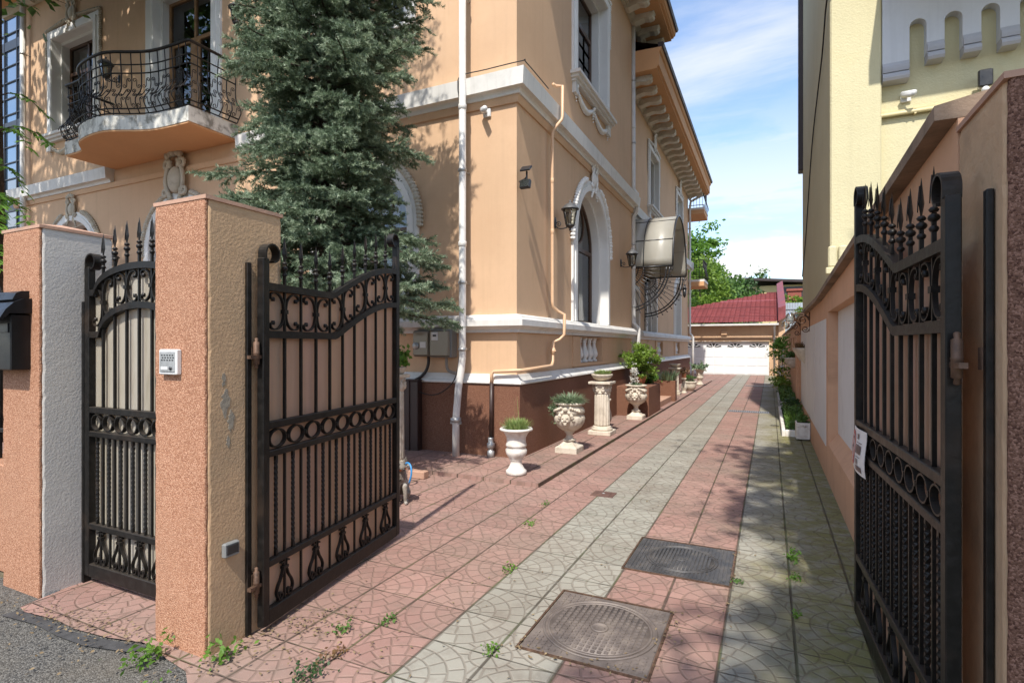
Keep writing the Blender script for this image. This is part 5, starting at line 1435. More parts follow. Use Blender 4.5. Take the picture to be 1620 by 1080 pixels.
# first bay: a deep recess with a whitewashed back and sloping sill
y0, y1 = 4.5, 7.37
for (a, c, z0, z1f) in ((2.49,4.5,-.02,None),(7.37,7.56,-.02,None)):
    q.add([(XR,a,z0),(XR,c,z0),(1.0,c,z0),(1.0,a,z0),(XR,a,topz(a)),(XR,c,topz(c)),(1.0,c,topz(c)),(1.0,a,topz(a))], [(0,3,2,1),(4,5,6,7),(0,1,5,4),(1,2,6,5),(2,3,7,6),(3,0,4,7)])
q.add([(XR,y0,2.02),(XR,y1,2.0),(1.0,y1,2.0),(1.0,y0,2.02),(XR,y0,topz(y0)),(XR,y1,topz(y1)),(1.0,y1,topz(y1)),(1.0,y0,topz(y0))], [(0,3,2,1),(4,5,6,7),(0,1,5,4),(2,3,7,6)])
q.add([(XR,y0,-.02),(XR,y1,-.02),(1.0,y1,-.02),(1.0,y0,-.02),(XR,y0,.44),(XR,y1,.44),(XR+.10,y1,.58),(XR+.10,y0,.58)], [(0,3,2,1),(4,5,6,7),(0,1,5,4)])
# plain stretch with flush panels; the panels stand 3 mm proud
q.add([(XR,7.56,-.02),(XR,14.2,-.02),(1.0,14.2,-.02),(1.0,7.56,-.02),(XR,7.56,topz(7.56)),(XR,8.3,2.195),(XR,14.2,2.195),(1.0,7.56,topz(7.56)),(1.0,8.3,2.195),(1.0,14.2,2.195)], [(0,1,6,5,4),(1,2,9,6),(4,5,8,7),(5,6,9,8)])
# pier and pierced stretch
q.box(XR-.05, 14.2, -.02, 1.05, 14.9, 2.2)
q.build('render', M['peach_wall'], bw)
q = MB(); q.box(XR+.10, 4.49, .55, XR+.14, 7.38, 2.05); q.build('white_panel', M['whitepanel'], bw)
for (a, c) in ((7.62,9.42),(9.50,11.45),(11.53,13.45)):
    q = MB(); q.box(XR-.004, a, .38, XR+.03, c, 1.93); q.build('white_panel', M['whitepanel'], bw)
q = MB()
path = [(2.49,),(8.3,),(14.95,)]
def cop(a, c, lift=0):
    za, zc = topz(a)+lift, topz(c)+lift
    q.add([(XR-.07,a,za+.0),(XR-.07,c,zc+.0),(1.08,c,zc),(1.08,a,za),(XR-.07,a,za+.055),(XR-.07,c,zc+.055),(1.08,c,zc+.055),(1.08,a,za+.055),(.83,a,za+.11),(.83,c,zc+.11)],
      [(0,3,2,1),(0,1,5,4),(2,3,7,6),(4,5,9,8),(9,6,7,8),(0,4,8,7,3),(1,2,6,9,5)])
for a, c in ((2.49,4.4),(4.405,6.3),(6.305,8.3),(8.305,11.2),(11.205,14.2),(14.205,14.95)): cop(a, c, .002)
q.build('coping', M['coping'], bw)
# pierced peach wall further on: tall slots between piers
pw = thing('pierced_wall', 'peach wall with open slots between the boundary wall and the garage', 'wall', (.85,20,0))
q = MB()
q.box(XR+.02, 14.95, -.02, .95, 31.8, .95); q.box(XR+.02, 14.95, 1.85, .95, 31.8, 2.12)
for i in range(9): q.box(XR+.021, 14.951+i*1.95, .95, .949, 15.85+i*1.95, 1.85)
q.build('render', M['peach_wall'], pw)
q = MB(); q.box(XR-.04, 14.96, 2.121, 1.0, 31.8, 2.18); q.build('coping', M['coping'], pw)
# half-round wall pots, scrolled lamp brackets, planters along the wall
for k, (y, z, lab) in enumerate(((12.05,1.52,'half round wall pot on the nearer whitewashed panel'),(13.6,1.52,'half round wall pot on the farther whitewashed panel'))):
    o = thing('wall_pot', lab, 'wall pot', (XR,y,z))
    q = MB()
    prof = [(.01,-.26),(.03,-.24),(.05,-.2),(.10,-.12),(.16,-.02),(.17,.02),(.17,.04),(.15,.04)]
    vs = []; n = 14
    for r_, h in prof:
        for i in range(n+1):
            a = PI/2+PI*i/n; vs.append((XR-.005+r_*.95*math.cos(a), y+r_*math.sin(a), z+h))
    q.add(vs, [(i*(n+1)+j, i*(n+1)+j+1, (i+1)*(n+1)+j+1, (i+1)*(n+1)+j) for i in range(len(prof)-1) for j in range(n)], True); q.build('body', M['pot'], o)
def wall_bracket(label, y):
    z = 2.06
    o = thing('lamp_bracket', label, 'lamp', (XR,y,z))
    q = MB(); 
    q.tube([(XR-.0,y,z-.22),(XR-.01,y,z+.12)], .010, 5)
    q.tube([(XR-a, y, z+c) for a, c in catmull([(.01,.02),(.10,.09),(.22,.10),(.30,.06)], 5)], .010, 5)
    q.tube([(XR-a, y, z+c) for a, c in spiral(.11, -.02, .09, .02, PI, -1.5, 20)], .009, 5); q.tube([(XR-a, y, z+c) for a, c in spiral(.07, -.17, .06, .015, PI, 1.4, 18)], .009, 5)
    q.build('scroll_arm', M['rust'], o)
    q = MB(); q.lathe([(.02,.10),(.06,.07),(.085,.0),(.08,-.05),(.05,-.09),(.01,-.10)], (XR-.30,y,z+.02), 12); q.build('globe', M['lampglass'], o)
wall_bracket('scrolled iron lamp bracket with a glass globe on the boundary wall, the nearer one', 10.6)
wall_bracket('scrolled iron lamp bracket with a glass globe by the pier of the boundary wall', 13.7)
for y, z, s_, lab in ((17.3,.98,1.0,'cream pot standing in the nearest slot of the pierced wall'),(19.2,.98,.9,'cream pot standing in the second slot of the pierced wall')):
    pot(lab, XR-.02, y, z, BIG, 'pot', s_*.85)
# raised bed
bed = thing('flower_bed', 'white kerbed flower bed at the foot of the boundary wall', 'flower bed', (.42,12.8,0))
q = MB(); q.bbox(.19, 10.78, -.02, .25, 15.0, .115, .01); q.bbox(.25, 10.78, -.02, .60, 10.84, .113, .01); q.build('kerb', M['potwhite'], bed)
q = MB(); q.box(.251, 10.841, -.02, .612, 15.0, .075); q.build('soil', M['soil'], bed)
bed2 = thing('flower_bed', 'grey kerbed flower bed below the pierced wall', 'flower bed', (.42,18,0))
q = MB(); q.bbox(.20, 16.2, -.02, .26, 20.5, .11, .01); q.bbox(.26, 16.2, -.02, .62, 16.26, .108, .01); q.build('kerb', M['concrete'], bed2)
q = MB(); q.box(.261, 16.261, -.02, .63, 20.5, .07); q.build('soil', M['soil'], bed2)
wbx = thing('planter_box', 'square white planter box in front of the kerbed bed', 'planter', (.52,10.55,0))
q = MB(); q.bbox(.40, 10.38, .02, .615, 10.74, .30, .01); q.build('box', M['potwhite'], wbx)
q = MB(); q.box(.42, 10.40, .29, .60, 10.72, .302); q.build('soil', M['soil'], wbx)
q = MB(); q.tube([(.50,10.377,.26),(.53,10.372,.275),(.56,10.377,.25)], .012, 5); q.ball((.53,10.374,.245), .016, 6); q.build('moulded_bow', M['potwhite'], wbx)
wb2 = MB(); wb2.bbox(.40, 15.05, -.01, .60, 15.4, .22, .01); tag(wb2.build('planter_box', M['potwhite']), 'small white box at the foot of the wall pier', 'planter')
# ------------------------------------------------------------------ garage at the end of the drive
ga_ = thing('garage', 'peach double garage with white sectional door and red tiled roof', 'garage', (-2,33,0))
YG = 32.4
b = MB(); b.holed([(-9,-.02),(.42,-.02),(.42,2.72),(-9,2.72)], [[(-4.55,.0),(-.02,.0),(-.02,1.86),(-4.55,1.86)]], lambda u, z: (u,YG,z))
b.box(.42, YG-.12, -.02, .72, 40, 3.15); b.build('wall', M['peach'], ga_)
b = MB(); b.box(-9, YG-.10, 1.98, .419, YG-.001, 2.02); b.build('ledge', M['peach'], ga_); b = MB(); b.box(-4.65, YG-.06, 1.861, .08, YG-.001, 1.93); b.build('ledge', M['peach'], ga_)
dr = MB(); dr.box(-4.53, YG+.10, .01, -.04, YG+.14, 1.85)
gd = dr.build('garage_door', M['garagewhite'], ga_)
for r_ in range(4):
    for c_ in range(4):
        x0 = -4.47+c_*1.115; z0 = .05+r_*.455
        if r_ == 3: continue
        q = MB()
        for kk in range(2): q.bbox(x0+kk*.53, YG+.085, z0, x0+.48+kk*.53, YG+.101, z0+.39, .008)
        q.build('door_panel', M['garagewhite'], gd)
for c_ in range(4):
    cx = -4.47+c_*1.115+.5; q = MB()
    for k in range(5):
        a0, a1 = PI*(.06+.88*k/5+.03), PI*(.06+.88*(k+1)/5-.03)
        q.add([(cx+.09*math.cos(a0),YG+.0985,1.475+.08*math.sin(a0)),(cx+.44*math.cos(a0),YG+.0985,1.475+.27*math.sin(a0)),(cx+.44*math.cos(a1),YG+.0985,1.475+.27*math.sin(a1)),(cx+.09*math.cos(a1),YG+.0985,1.475+.08*math.sin(a1))], [(0,1,2,3)])
    q.build('fan_light', M['fanglass'], gd)
rf = MB(); E0, E1, E2 = (-9.6,YG-.55,2.78), (.46,YG-.55,2.78), (.46,39.5,5.15)
A = Vector((-9.6,YG-.55,2.78)); Bv = Vector((.44,YG-.55,2.78))
# roof plane with rolled tiles: ridges along the slope, steps across
nx, ny = 150, 22; depth = 7.6; rise = 2.3
def rp(u, v):
    x = .44-10.0*u; f = v
    lim = max(0, 1-u*1.0)
    y = YG-.55+depth*f; z = 2.80+rise*f
    st_ = (f*ny) % 1.0
    return (x, y, z+.028*(math.cos(u*nx*2*PI/2.2)*.5+.5)+.075*(1-st_))
vs = []; fs = []
rows = []
for j in range(ny):
    for e in (0.0, .999):
        rows.append((j+e)/ny)
for v in rows:
    for i in range(nx+1):
        u = i/nx
        vs.append(rp(u, min(v, max(.0, (1-u)*1.02))))
W1 = nx+1
for j in range(len(rows)-1):
    for i in range(nx): fs.append((j*W1+i, j*W1+i+1, (j+1)*W1+i+1, (j+1)*W1+i))
rf.add(vs, fs); rf.build('roof', M['rooftile'], ga_)
b = MB(); b.box(-9.6, YG-.66, 2.70, .42, YG-.54, 2.80); b.build('gutter', M['pipe_white'], ga_)
b = MB(); b.add([(.40,YG-.60,2.9),(.75,YG-.60,3.1),(.75,40,5.4),(.40,40,5.2),(.40,YG-.60,3.6),(.75,YG-.60,3.72),(.75,40,5.9),(.40,40,5.7)], [(0,1,5,4),(4,5,6,7),(0,4,7,3),(1,2,6,5)]); b.build('verge_flashing', M['redtile'], ga_)
b = MB(); b.tube([(.22,YG-.58,2.72),(.22,YG-.30,2.5),(.22,YG-.08,2.3),(.22,YG-.08,.1)], .05, 8); b.build('downpipe', M['pipe_white'], ga_)
b = MB(); b.bbox(-2.45, YG-.10, 2.20, -2.15, YG, 2.42, .02); tag(b.build('wall_lamp', M['pipe_peach']), 'small square lamp over the garage door', 'lamp')

# neighbours
ny_ = thing('yellow_house', 'tall yellow rendered house with an arcaded pale frieze on the right', 'house', (3,12,0))
XN, YN = .78, 9.0
b = MB(); b.bbox(XN, YN, -.02, XN+.62, YN+.5, 12.5, .02); b.box(XN+.62, YN+.16, -.02, 9, YN+.5, 12.5)
b.box(XN+.004, YN+.5, -.02, 9, 16.3, 12.5); b.build('wall', M['yellow'], ny_)
# base moulding on the corner pier
b = MB()
for k in range(5): b.bbox(XN-.06+.0, YN-.075, 2.62, XN+.005+.135*(k+0)+.12, YN+.0, 3.0, .02) if False else b.bbox(XN-.03+.13*k, YN-.07, 2.72, XN+.08+.13*k, YN-.001, 3.02, .018)
b.bbox(XN-.06, YN-.09, 2.62, XN+.64, YN-.001, 2.719, .012); b.bbox(XN-.05, YN-.05, 2.30, XN+.63, YN-.001, 2.40, .012); b.build('pier_moulding', M['yellow'], ny_)
# frieze: pale panel standing proud, with round headed slots cut up into it
FY = YN+.02
fr_ = []
slots = [1.72+.385*i for i in range(8)]
poly = [(XN+.63,5.36),(1.70,5.36)]
def slotpts(x0, w=.19, zt=5.94):
    c = x0+w/2
    return [(x0,5.55 if x0 > 1.8 else 5.36)] + [(c-w/2*math.cos(PI*i/12), zt+w/2*math.sin(PI*i/12)) for i in range(13)] + [(x0+w,5.55)]
poly = [(XN+.63,5.36)]
for s_ in slots: poly += slotpts(s_)
poly += [(5.2,5.55),(5.2,7.6),(XN+.63,7.6)]
b = MB(); b.prism(poly, 'y', FY, YN+.161); b.build('frieze_panel', M['pale_panel'], ny_)
segs = [(XN+.632,1.715,5.36)] + [(slots[i]+.195, slots[i+1]-.005, 5.55) for i in range(7)]
for a, c, z in segs:
    b = MB()
    b.prism([(FY+.03,z-.001),(FY-.01,z-.001),(FY-.045,z-.04),(FY-.05,z-.075),(FY-.03,z-.11),(FY+.03,z-.12),(FY+.14,z-.12),(FY+.14,z-.001)], 'x', a, c)
    b.prism([(FY-.001,z),(FY-.028,z+.005),(FY-.035,z+.05),(FY-.03,z+.09),(FY-.02,z+.10),(FY-.001,z+.14)], 'x', a, c)
    b.build('frieze_moulding', M['greytrim'], ny_)
b = MB(); b.tube([(1.33,YN+.11,4.55),(1.33,YN+.11,4.78),(1.36,YN+.11,4.82),(2.9,YN+.11,4.82)], .030, 8); b.box(1.29, YN+.09, 4.83, 3.3, YN+.155, 4.86); 
for x in (1.8,2.3): b.box(x-.012, YN+.09, 4.78, x+.012, YN+.16, 4.845)
b.build('wall_pipe', M['yellowpipe'], ny_)
b = MB(); b.box(1.42, YN-1.12, 6.75, 8.5, YN+.16, 7.05); b.build('overhanging_bay', M['yellow'], ny_)
b = MB(); b.tube(catmull([(XN+.64,YN-.02,7.0),(XN+.2,YN-.03,6.72),(XN-.02,YN-.02,6.66),(XN-.03,YN+1.0,6.2),(XN-.02,YN+3.4,5.6),(XN-.02,YN+5.4,4.2),(XN-.02,YN+7.0,3.4)], 5), .012, 5); b.build('cable', M['cable'], ny_)
b = MB(); b.bbox(XN-.10, 16.1, 6.2, XN+.2, 16.5, 12.6, .02); b.build('verge_board', M['darkmetal'], ny_)
# round headed window peeping over the wall
wn_ = MB(); cx, zc, rr0 = 2.42, 4.02, .42
wn_.band([(cx+rr0*math.cos(PI*i/20), zc+rr0*math.sin(PI*i/20)) for i in range(21)], [(cx+(rr0-.05)*math.cos(PI*i/20), zc+(rr0-.05)*math.sin(PI*i/20)) for i in range(21)], 'y', YN+.05, YN+.158)
wn_.box(cx-rr0, YN+.05, 2.9, cx-rr0+.05, YN+.158, zc); wn_.box(cx+rr0-.05, YN+.05, 2.9, cx+rr0, YN+.158, zc)
wf = wn_.build('window', M['trim'], ny_)
b = MB(); b.prism([(cx-rr0+.05,2.9),(cx+rr0-.05,2.9)]+[(cx+(rr0-.05)*math.cos(PI*i/20), zc+(rr0-.05)*math.sin(PI*i/20)) for i in range(21)], 'y', YN+.13, YN+.159); b.build('blind', M['pale_panel'], wf)
camera_thing('white bullet security camera on the yellow house below the frieze', 1.70, YN+.14, 5.03, (0,-1), M['plastic_white'])
f2 = thing('floodlight', 'black floodlight on the yellow house above the right hand gate pillar', 'floodlight', (2.52,YN+.1,5.0))
q = MB(); q.bbox(2.45, YN-.03, 4.96, 2.60, YN+.03, 5.18, .012); q.build('lamp_head', M['iron_plain'], f2)
q = MB(); q.bbox(2.49, YN+.03, 4.98, 2.56, YN+.155, 5.04, .01); q.ball((2.525,YN-.0,4.92), .045, 7); q.build('bracket', M['plastic_white'], f2)

# behind the garage
gs = thing('metal_shed', 'grey corrugated sheet wall beside the garage gable', 'shed', (1.2,33.4,0))
b = MB(); n = 40; A = [(.76+2.6*i/n, 33.4+.03*(i % 2)) for i in range(n+1)]
b.add([(x,y,0) for x,y in A]+[(x,y,3.95) for x,y in A], [(i, i+1, n+2+i, n+1+i) for i in range(n)]); b.build('sheet', M['sheet'], gs)
for z in (1.6,2.7,3.6): b = MB(); b.box(.76, 33.37, z, 3.36, 33.395, z+.04); b.build('batten', M['sheet'], gs)
hs = thing('yellow_cottage', 'small yellow house with a flat dark roof behind the garage', 'house', (3,60,0))
b = MB(); b.box(-1.9, 60, 0, 5, 68, 7.6); b.build('wall', M['stonegrey'], hs)
b = MB(); b.add([(-2.5,59.2,8.2),(5.6,59.2,7.5),(5.6,69,7.5),(-2.5,69,8.2),(-2.5,59.2,8.45),(5.6,59.2,7.75),(5.6,69,7.75),(-2.5,69,8.45)], [(0,3,2,1),(4,5,6,7),(0,1,5,4),(1,2,6,5),(2,3,7,6),(3,0,4,7)]); b.build('roof', M['darkmetal'], hs)
b = MB(); b.box(1.0, 59.9, 6.2, 3.0, 60.02, 7.4); b.build('window', M['iron_plain'], hs)
ch = thing('chimney_stack', 'red brick chimney rising above the garage roof', 'chimney', (1.45,42,0))
b = MB(); b.bbox(1.10, 42, 0, 1.95, 42.8, 5.35, .02); b.build('shaft', M['brick'], ch)
b = MB(); b.bbox(1.02, 41.92, 5.35, 2.03, 42.88, 5.52, .02); b.build('cap', M['brick'], ch)
gb = thing('office_building', 'glass walled office building at the edge behind the villa', 'building', (-30,18,0))
b = MB(); b.box(-46, 12, 0, -19, 24, 24); b.build('wall', M['skyglass'], gb)
b = MB()
for z in [2.0+1.05*i for i in range(18)]: pass
for i in range(34): b.box(-46, 11.95, .4+.7*i, -18.99, 11.999, .44+.7*i+(.35 if i % 5 == 0 else 0))
for i in range(26): b.box(-46+1.05*i, 11.94, 0, -45.95+1.05*i, 11.9995, 24)
b.build('mullion_grid', M['iron_plain'], gb)
# ------------------------------------------------------------------ vegetation
rg = np.random.default_rng(11)
def unit(n):
    v = rg.normal(size=(n,3)); return v/np.linalg.norm(v, axis=1, keepdims=True)
def leafquads(c, size, up=.35, aspect=.55, droop=0.0):
    """pointed leaf faces (kites) at points c, facing mostly upwards at random"""
    n = len(c)
    nrm = unit(n); nrm[:,2] += up; nrm /= np.linalg.norm(nrm, axis=1, keepdims=True)
    d = unit(n); d[:,2] -= droop; d -= nrm*(d*nrm).sum(1, keepdims=True); d /= np.linalg.norm(d, axis=1, keepdims=True)
    s = np.cross(nrm, d); L = (size*rg.uniform(.7,1.25,n))[:,None]
    b0 = c-d*L*.5; t = c+d*L*.5
    w = L*aspect*.5; mid = c-d*L*.05 + nrm*L*.06
    return np.stack([b0, mid+s*w, t, mid-s*w], axis=1)
def blob(n, centre, rad, shell=.55):
    u = unit(n); r = shell+(1-shell)*rg.random(n)**.7
    r *= (1+.18*np.sin(u[:,0]*5+centre[0])*np.sin(u[:,1]*4.3+centre[1])+.12*np.sin(u[:,2]*7))
    return np.array(centre)+u*np.array(rad)*r[:,None]
def clumped(n, blobs, spread, nclump):
    """leaf centres gathered in clumps over ellipsoids"""
    out = []
    tot = sum(b[1][0]*b[1][1]*b[1][2] for b in blobs)
    for c, r in blobs:
        k = max(3, int(nclump*(r[0]*r[1]*r[2])/tot)); m = max(8, int(n*(r[0]*r[1]*r[2])/tot/k))
        cc = blob(k, c, r)
        for p in cc:
            sc = spread*rg.uniform(.6,1.3)
            out.append(p+rg.normal(size=(m,3))*sc*np.array((1,1,.55)))
    return np.concatenate(out)
def trunk_mesh(mb, x, y, z0, z1, r0, r1, limbs, lean=(0,0), seed=1):
    r_ = random.Random(seed)
    pts = [(x+lean[0]*t+.04*math.sin(t*9+seed)*r0*4, y+lean[1]*t+.04*math.cos(t*7)*r0*4, z0+(z1-z0)*t) for t in [i/9 for i in range(10)]]
    mb.tube(pts, [r0*1.35]+[r0+(r1-r0)*i/9 for i in range(1,10)], 9)
    for (f, az, L, up) in limbs:
        i = min(8, int(f*9)); p = pts[i]; rr_ = (r0+(r1-r0)*f)*.55
        q = [(p[0]+L*t*math.cos(az+.3*math.sin(t*3)), p[1]+L*t*math.sin(az+.3*math.sin(t*3)), p[2]+up*L*t*(1-.25*t)+.05*math.sin(t*8)) for t in [k/6 for k in range(7)]]
        mb.tube(q, [rr_*(1-.8*k/6) for k in range(7)], 6)
        for k in (3, 4, 5):
            for sg in (-1, 1):
                a2 = az+sg*r_.uniform(.5,1.1); l2 = L*.45*r_.uniform(.6,1.1)
                mb.tube([(q[k][0]+l2*t*math.cos(a2), q[k][1]+l2*t*math.sin(a2), q[k][2]+l2*t*r_.uniform(.2,.7)) for t in (0,.35,.7,1)], [rr_*.35,rr_*.25,rr_*.15,rr_*.05], 5)
def tree(name, label, x, y, trunk, blobs, n, leaf, mat, group=None, nclump=120, spread=.35, up=.35, r0=.18, cat='tree', z0=-.02, nl=7):
    o = thing(name, label, cat, (x,y,0), group)
    top = max(c[2]+r[2]*.5 for c, r in blobs)
    q = MB(); limbs = [(.35+.6*i/nl, i*2.4+x, max(r[0] for c, r in blobs)*rnd.uniform(.6,.9), rnd.uniform(.35,.9)) for i in range(nl)]
    trunk_mesh(q, x, y, z0, top, r0, r0*.25, limbs, seed=int(abs(x)*10) % 97)
    q.build('trunk', M['bark'], o)
    fast('crown', leafquads(clumped(n, blobs, spread, nclump), leaf, up), 4, M[mat], o)
    return o

# blue spruce in front of the villa
def spruce(x, y, label):
    o = thing('spruce_tree', label, 'tree', (x,y,0))
    wood = MB(); H = 10.8
    wood.tube([(x+.03*math.sin(i), y+.03*math.cos(i*1.7), H*i/14-.02) for i in range(15)], [.17*(1-i/14.5)+.01 for i in range(15)], 9)
    def rad(z, a):
        P = [(1.2,.9),(2.0,1.1),(2.5,1.28),(3.1,1.12),(3.7,1.02),(4.6,.97),(5.6,.93),(7.0,.80),(9.0,.45),(10.9,.05)]
        for (p, b_), (c, d) in zip(P, P[1:]):
            if z <= c:
                r_ = b_+(d-b_)*(z-p)/(c-p); break
        else: r_ = .05
        return r_*(1+.24*math.cos(a-.44) if z < 2.9 else (1-.20*math.cos(a-.44) if z < 3.9 else 1.0))*(1+.12*math.sin(a*2+z*2.1))
    segs = []
    z = 2.12; az = 0.0; r_ = random.Random(21)
    while z < 10.6:
        near = z < 6.3
        for k in range(8 if near else 5):
            az += 2.399963
            a = az + r_.uniform(-.3,.3); L = rad(z, a)*r_.choice((.5,.7,.85,.95,1.0,1.15))*r_.uniform(.92,1.08)
            if L < .12: continue
            L = min(L, 1.5)
            zz0 = z + r_.uniform(-.06,.06); pts = []; sag = r_.uniform(.45,.85)
            for i in range(9):
                t = i/8
                pts.append(Vector((x+L*t*math.cos(a+.15*math.sin(t*3+k)), y+L*t*math.sin(a+.15*math.sin(t*3+k)), zz0+L*(.20*t-sag*t*t+(sag*.55)*t**3.0))))
            wood.tube(pts, [.018*(1-.8*i/8)*(L/1.3)+.003 for i in range(9)], 5)
            nt_ = int((L*.78)/(.056 if near else .15))
            for i in range(nt_):
                t = .22+.78*(i+.5)/nt_
                j = min(7, int(t*8)); p = pts[j].lerp(pts[j+1], t*8-j); d = (pts[j+1]-pts[j]).normalized()
                side = d.cross(Vector((0,0,1))).normalized()
                for sg in (-1, 1):
                    l = (.24*(1-.70*t)+.11)*r_.uniform(.75,1.2)
                    if r_.random() < .12: continue
                    dv = (d*r_.uniform(.55,.95)+side*sg*r_.uniform(.55,.9)+Vector((0,0,r_.uniform(-.45,.22)))).normalized()
                    segs.append((p, dv, l, near))
                    if near:
                        for f in (.35, .65):
                            for s2 in (-1, 1):
                                if r_.random() < .7:
                                    dv2 = (dv*.8+(d if s2 > 0 else side*sg)*.5+Vector((0,0,r_.uniform(-.45,.25)))).normalized()
                                    segs.append((p+dv*(l*f), dv2, l*.55, near))
                if near and r_.random() < .6:      # hanging and rising twigs thicken the pad
                    dv = (d*.5+Vector((r_.uniform(-.4,.4), r_.uniform(-.4,.4), r_.choice((-.8,.45))))).normalized()
                    segs.append((p, dv, .12*r_.uniform(.7,1.3), near))
            segs.append((pts[7], (pts[8]-pts[7]).normalized(), .16, near))
        z += .135 if near else .30
    wood.build('trunk', M['bark'], o)
    S = np.array([(*p, *d, l, 1.0 if f else 0.0) for p, d, l, f in segs])
    n_per = np.maximum(6, (S[:,6]*np.where(S[:,7] > .5, 260, 60)).astype(int))
    idx = np.repeat(np.arange(len(S)), n_per)
    P = S[idx,:3]; D = S[idx,3:6]; l = S[idx,6]; fine = S[idx,7]
    tt = rg.random(len(idx))
    r2_ = unit(len(idx)); r2_ -= D*(r2_*D).sum(1, keepdims=True); r2_ /= np.linalg.norm(r2_, axis=1, keepdims=True)
    r2_[:,2] += .25
    nd = D*.62+r2_*.78; nd /= np.linalg.norm(nd, axis=1, keepdims=True)
    b0 = P+D*(l*tt)[:,None]
    nl = np.where(fine > .5, .038, .075)*rg.uniform(.75,1.15,len(idx))
    sd = np.cross(nd, unit(len(idx))); sd /= np.linalg.norm(sd, axis=1, keepdims=True)
    wd = np.where(fine > .5, .0046, .012)[:,None]
    tri = np.stack([b0+sd*wd, b0-sd*wd, b0+nd*nl[:,None]], axis=1)
    SPR.append(len(tri))
    tip = (tt > .62) & (fine > .5) & (np.repeat(S[:,6], n_per) > .05) & (rg.random(len(S))[idx] < .62)
    fast('crown', tri[~tip], 3, M['needle'], o); fast('crown_tips', tri[tip], 3, M['needle_tip'], o)
SPR = []
spruce(-4.78, 4.95, 'dense blue spruce growing between the left gate leaf and the villa')
print('NEEDLES', SPR)

# chestnut by the left edge: trunk, high crown that shades the balcony front, low sprays in view
o = thing('chestnut_tree', 'broad leaved tree whose bright sprays hang at the left edge of the garden', 'tree', (-11.75,4.5,0))
q = MB(); trunk_mesh(q, -11.75, 4.5, -.02, 11.5, .20, .07, [(.68,0.4,3.4,.5),(.70,2.4,3.0,.6),(.70,4.4,3.4,.45),(.76,1.4,2.8,.8),(.78,5.6,3.2,.45),(.85,3.3,2.4,.8),(.70,-.6,3.6,.4)], seed=4); q.build('trunk', M['bark'], o)
cr = clumped(13500, [((-13.6,4.2,10.3),(2.6,2.2,1.9)),((-10.6,4.4,10.3),(2.4,2.2,1.9)),((-9.2,4.4,10.5),(1.4,1.8,1.4)),((-11.6,4.2,12.0),(2.6,2.2,1.6)),((-11.4,1.9,9.2),(3.2,1.7,1.7)),((-14.6,2.2,9.6),(2.2,1.6,1.5))], .46, 330)
fast('crown', leafquads(cr, .25, .6), 4, M['leaf_mid'], o)
def palmate(p, d, size):
    out = []
    d = Vector(d).normalized(); side = d.cross(Vector((0,0,1))).normalized(); n_ = side.cross(d).normalized()
    for k, a in enumerate((-1.15,-.6,0,.6,1.15)):
        l = size*(1-.28*abs(k-2)/2); dd = (d*math.cos(a)+side*math.sin(a)-n_*.25*rnd.random()).normalized(); s2 = dd.cross(n_).normalized()
        b_ = Vector(p); m1 = b_+dd*l*.62+s2*l*.17; m2 = b_+dd*l*.62-s2*l*.17; t = b_+dd*l+Vector((0,0,-.12*l)); c = b_+dd*l*.6+n_*l*.05
        out.append([b_, m1, t, c]); out.append([b_, c, t, m2])
    return out
L = []; tw = MB()
rs = random.Random(5)
for (z0, n, reach) in ((2.2,8,1.15),(2.6,9,1.25),(3.0,9,1.15),(3.4,9,1.05),(3.8,8,1.0),(4.3,7,.95),(4.9,6,.85),(5.5,5,.85)):
    st_ = Vector((-11.65, 4.5, z0+.25))
    for j in range(2):
        az = rs.uniform(-.8,.5); end = st_+Vector((reach*math.cos(az), reach*math.sin(az), -.35+rs.uniform(-.15,.2)))
        tw.tube([st_.lerp(end, t)+Vector((0,0,.18*math.sin(PI*t))) for t in (0,.25,.5,.75,1)], [.014,.011,.008,.006,.003], 5)
        for i in range(n):
            t = .35+.65*i/(n-1); p = st_.lerp(end, t)+Vector((0,0,.18*math.sin(PI*t)))
            a2 = az+rs.uniform(-1.3,1.3)
            L += palmate(p, (math.cos(a2), math.sin(a2), rs.uniform(-.75,-.15)), rs.uniform(.15,.23))
tw.build('twig', M['bark'], o)
fast('foliage', np.array([[tuple(v) for v in f] for f in L]), 4, M['leaf_bright'], o)

# street tree beyond the gate opening, out of the picture, whose crown shades the right side
tree('street_tree', 'leafy street tree standing outside the gate by the right hand gate pillar', 2.9, -3.6, None, [((2.15,-3.3,8.0),(1.2,2.0,1.2)),((3.4,-3.6,8.6),(1.8,2.4,1.5)),((2.15,-1.7,8.3),(1.0,1.2,1.0)),((2.4,-5.2,9.4),(1.9,1.8,1.3))], 9000, .25, 'leaf_mid', nclump=140, spread=.36, r0=.16)
tree('garden_tree', 'unseen slim leafy tree added behind the boundary wall to shade the drive', 2.6, 1.0, None, [((1.7,.3,8.2),(1.05,1.4,.9)),((1.65,2.3,8.6),(1.0,1.5,.9)),((2.9,1.4,9.4),(1.3,1.6,1.2))], 5600, .25, 'leaf_mid', nclump=90, spread=.34, r0=.12)  # out-of-view second tree, added to carry dappled shade up the drive

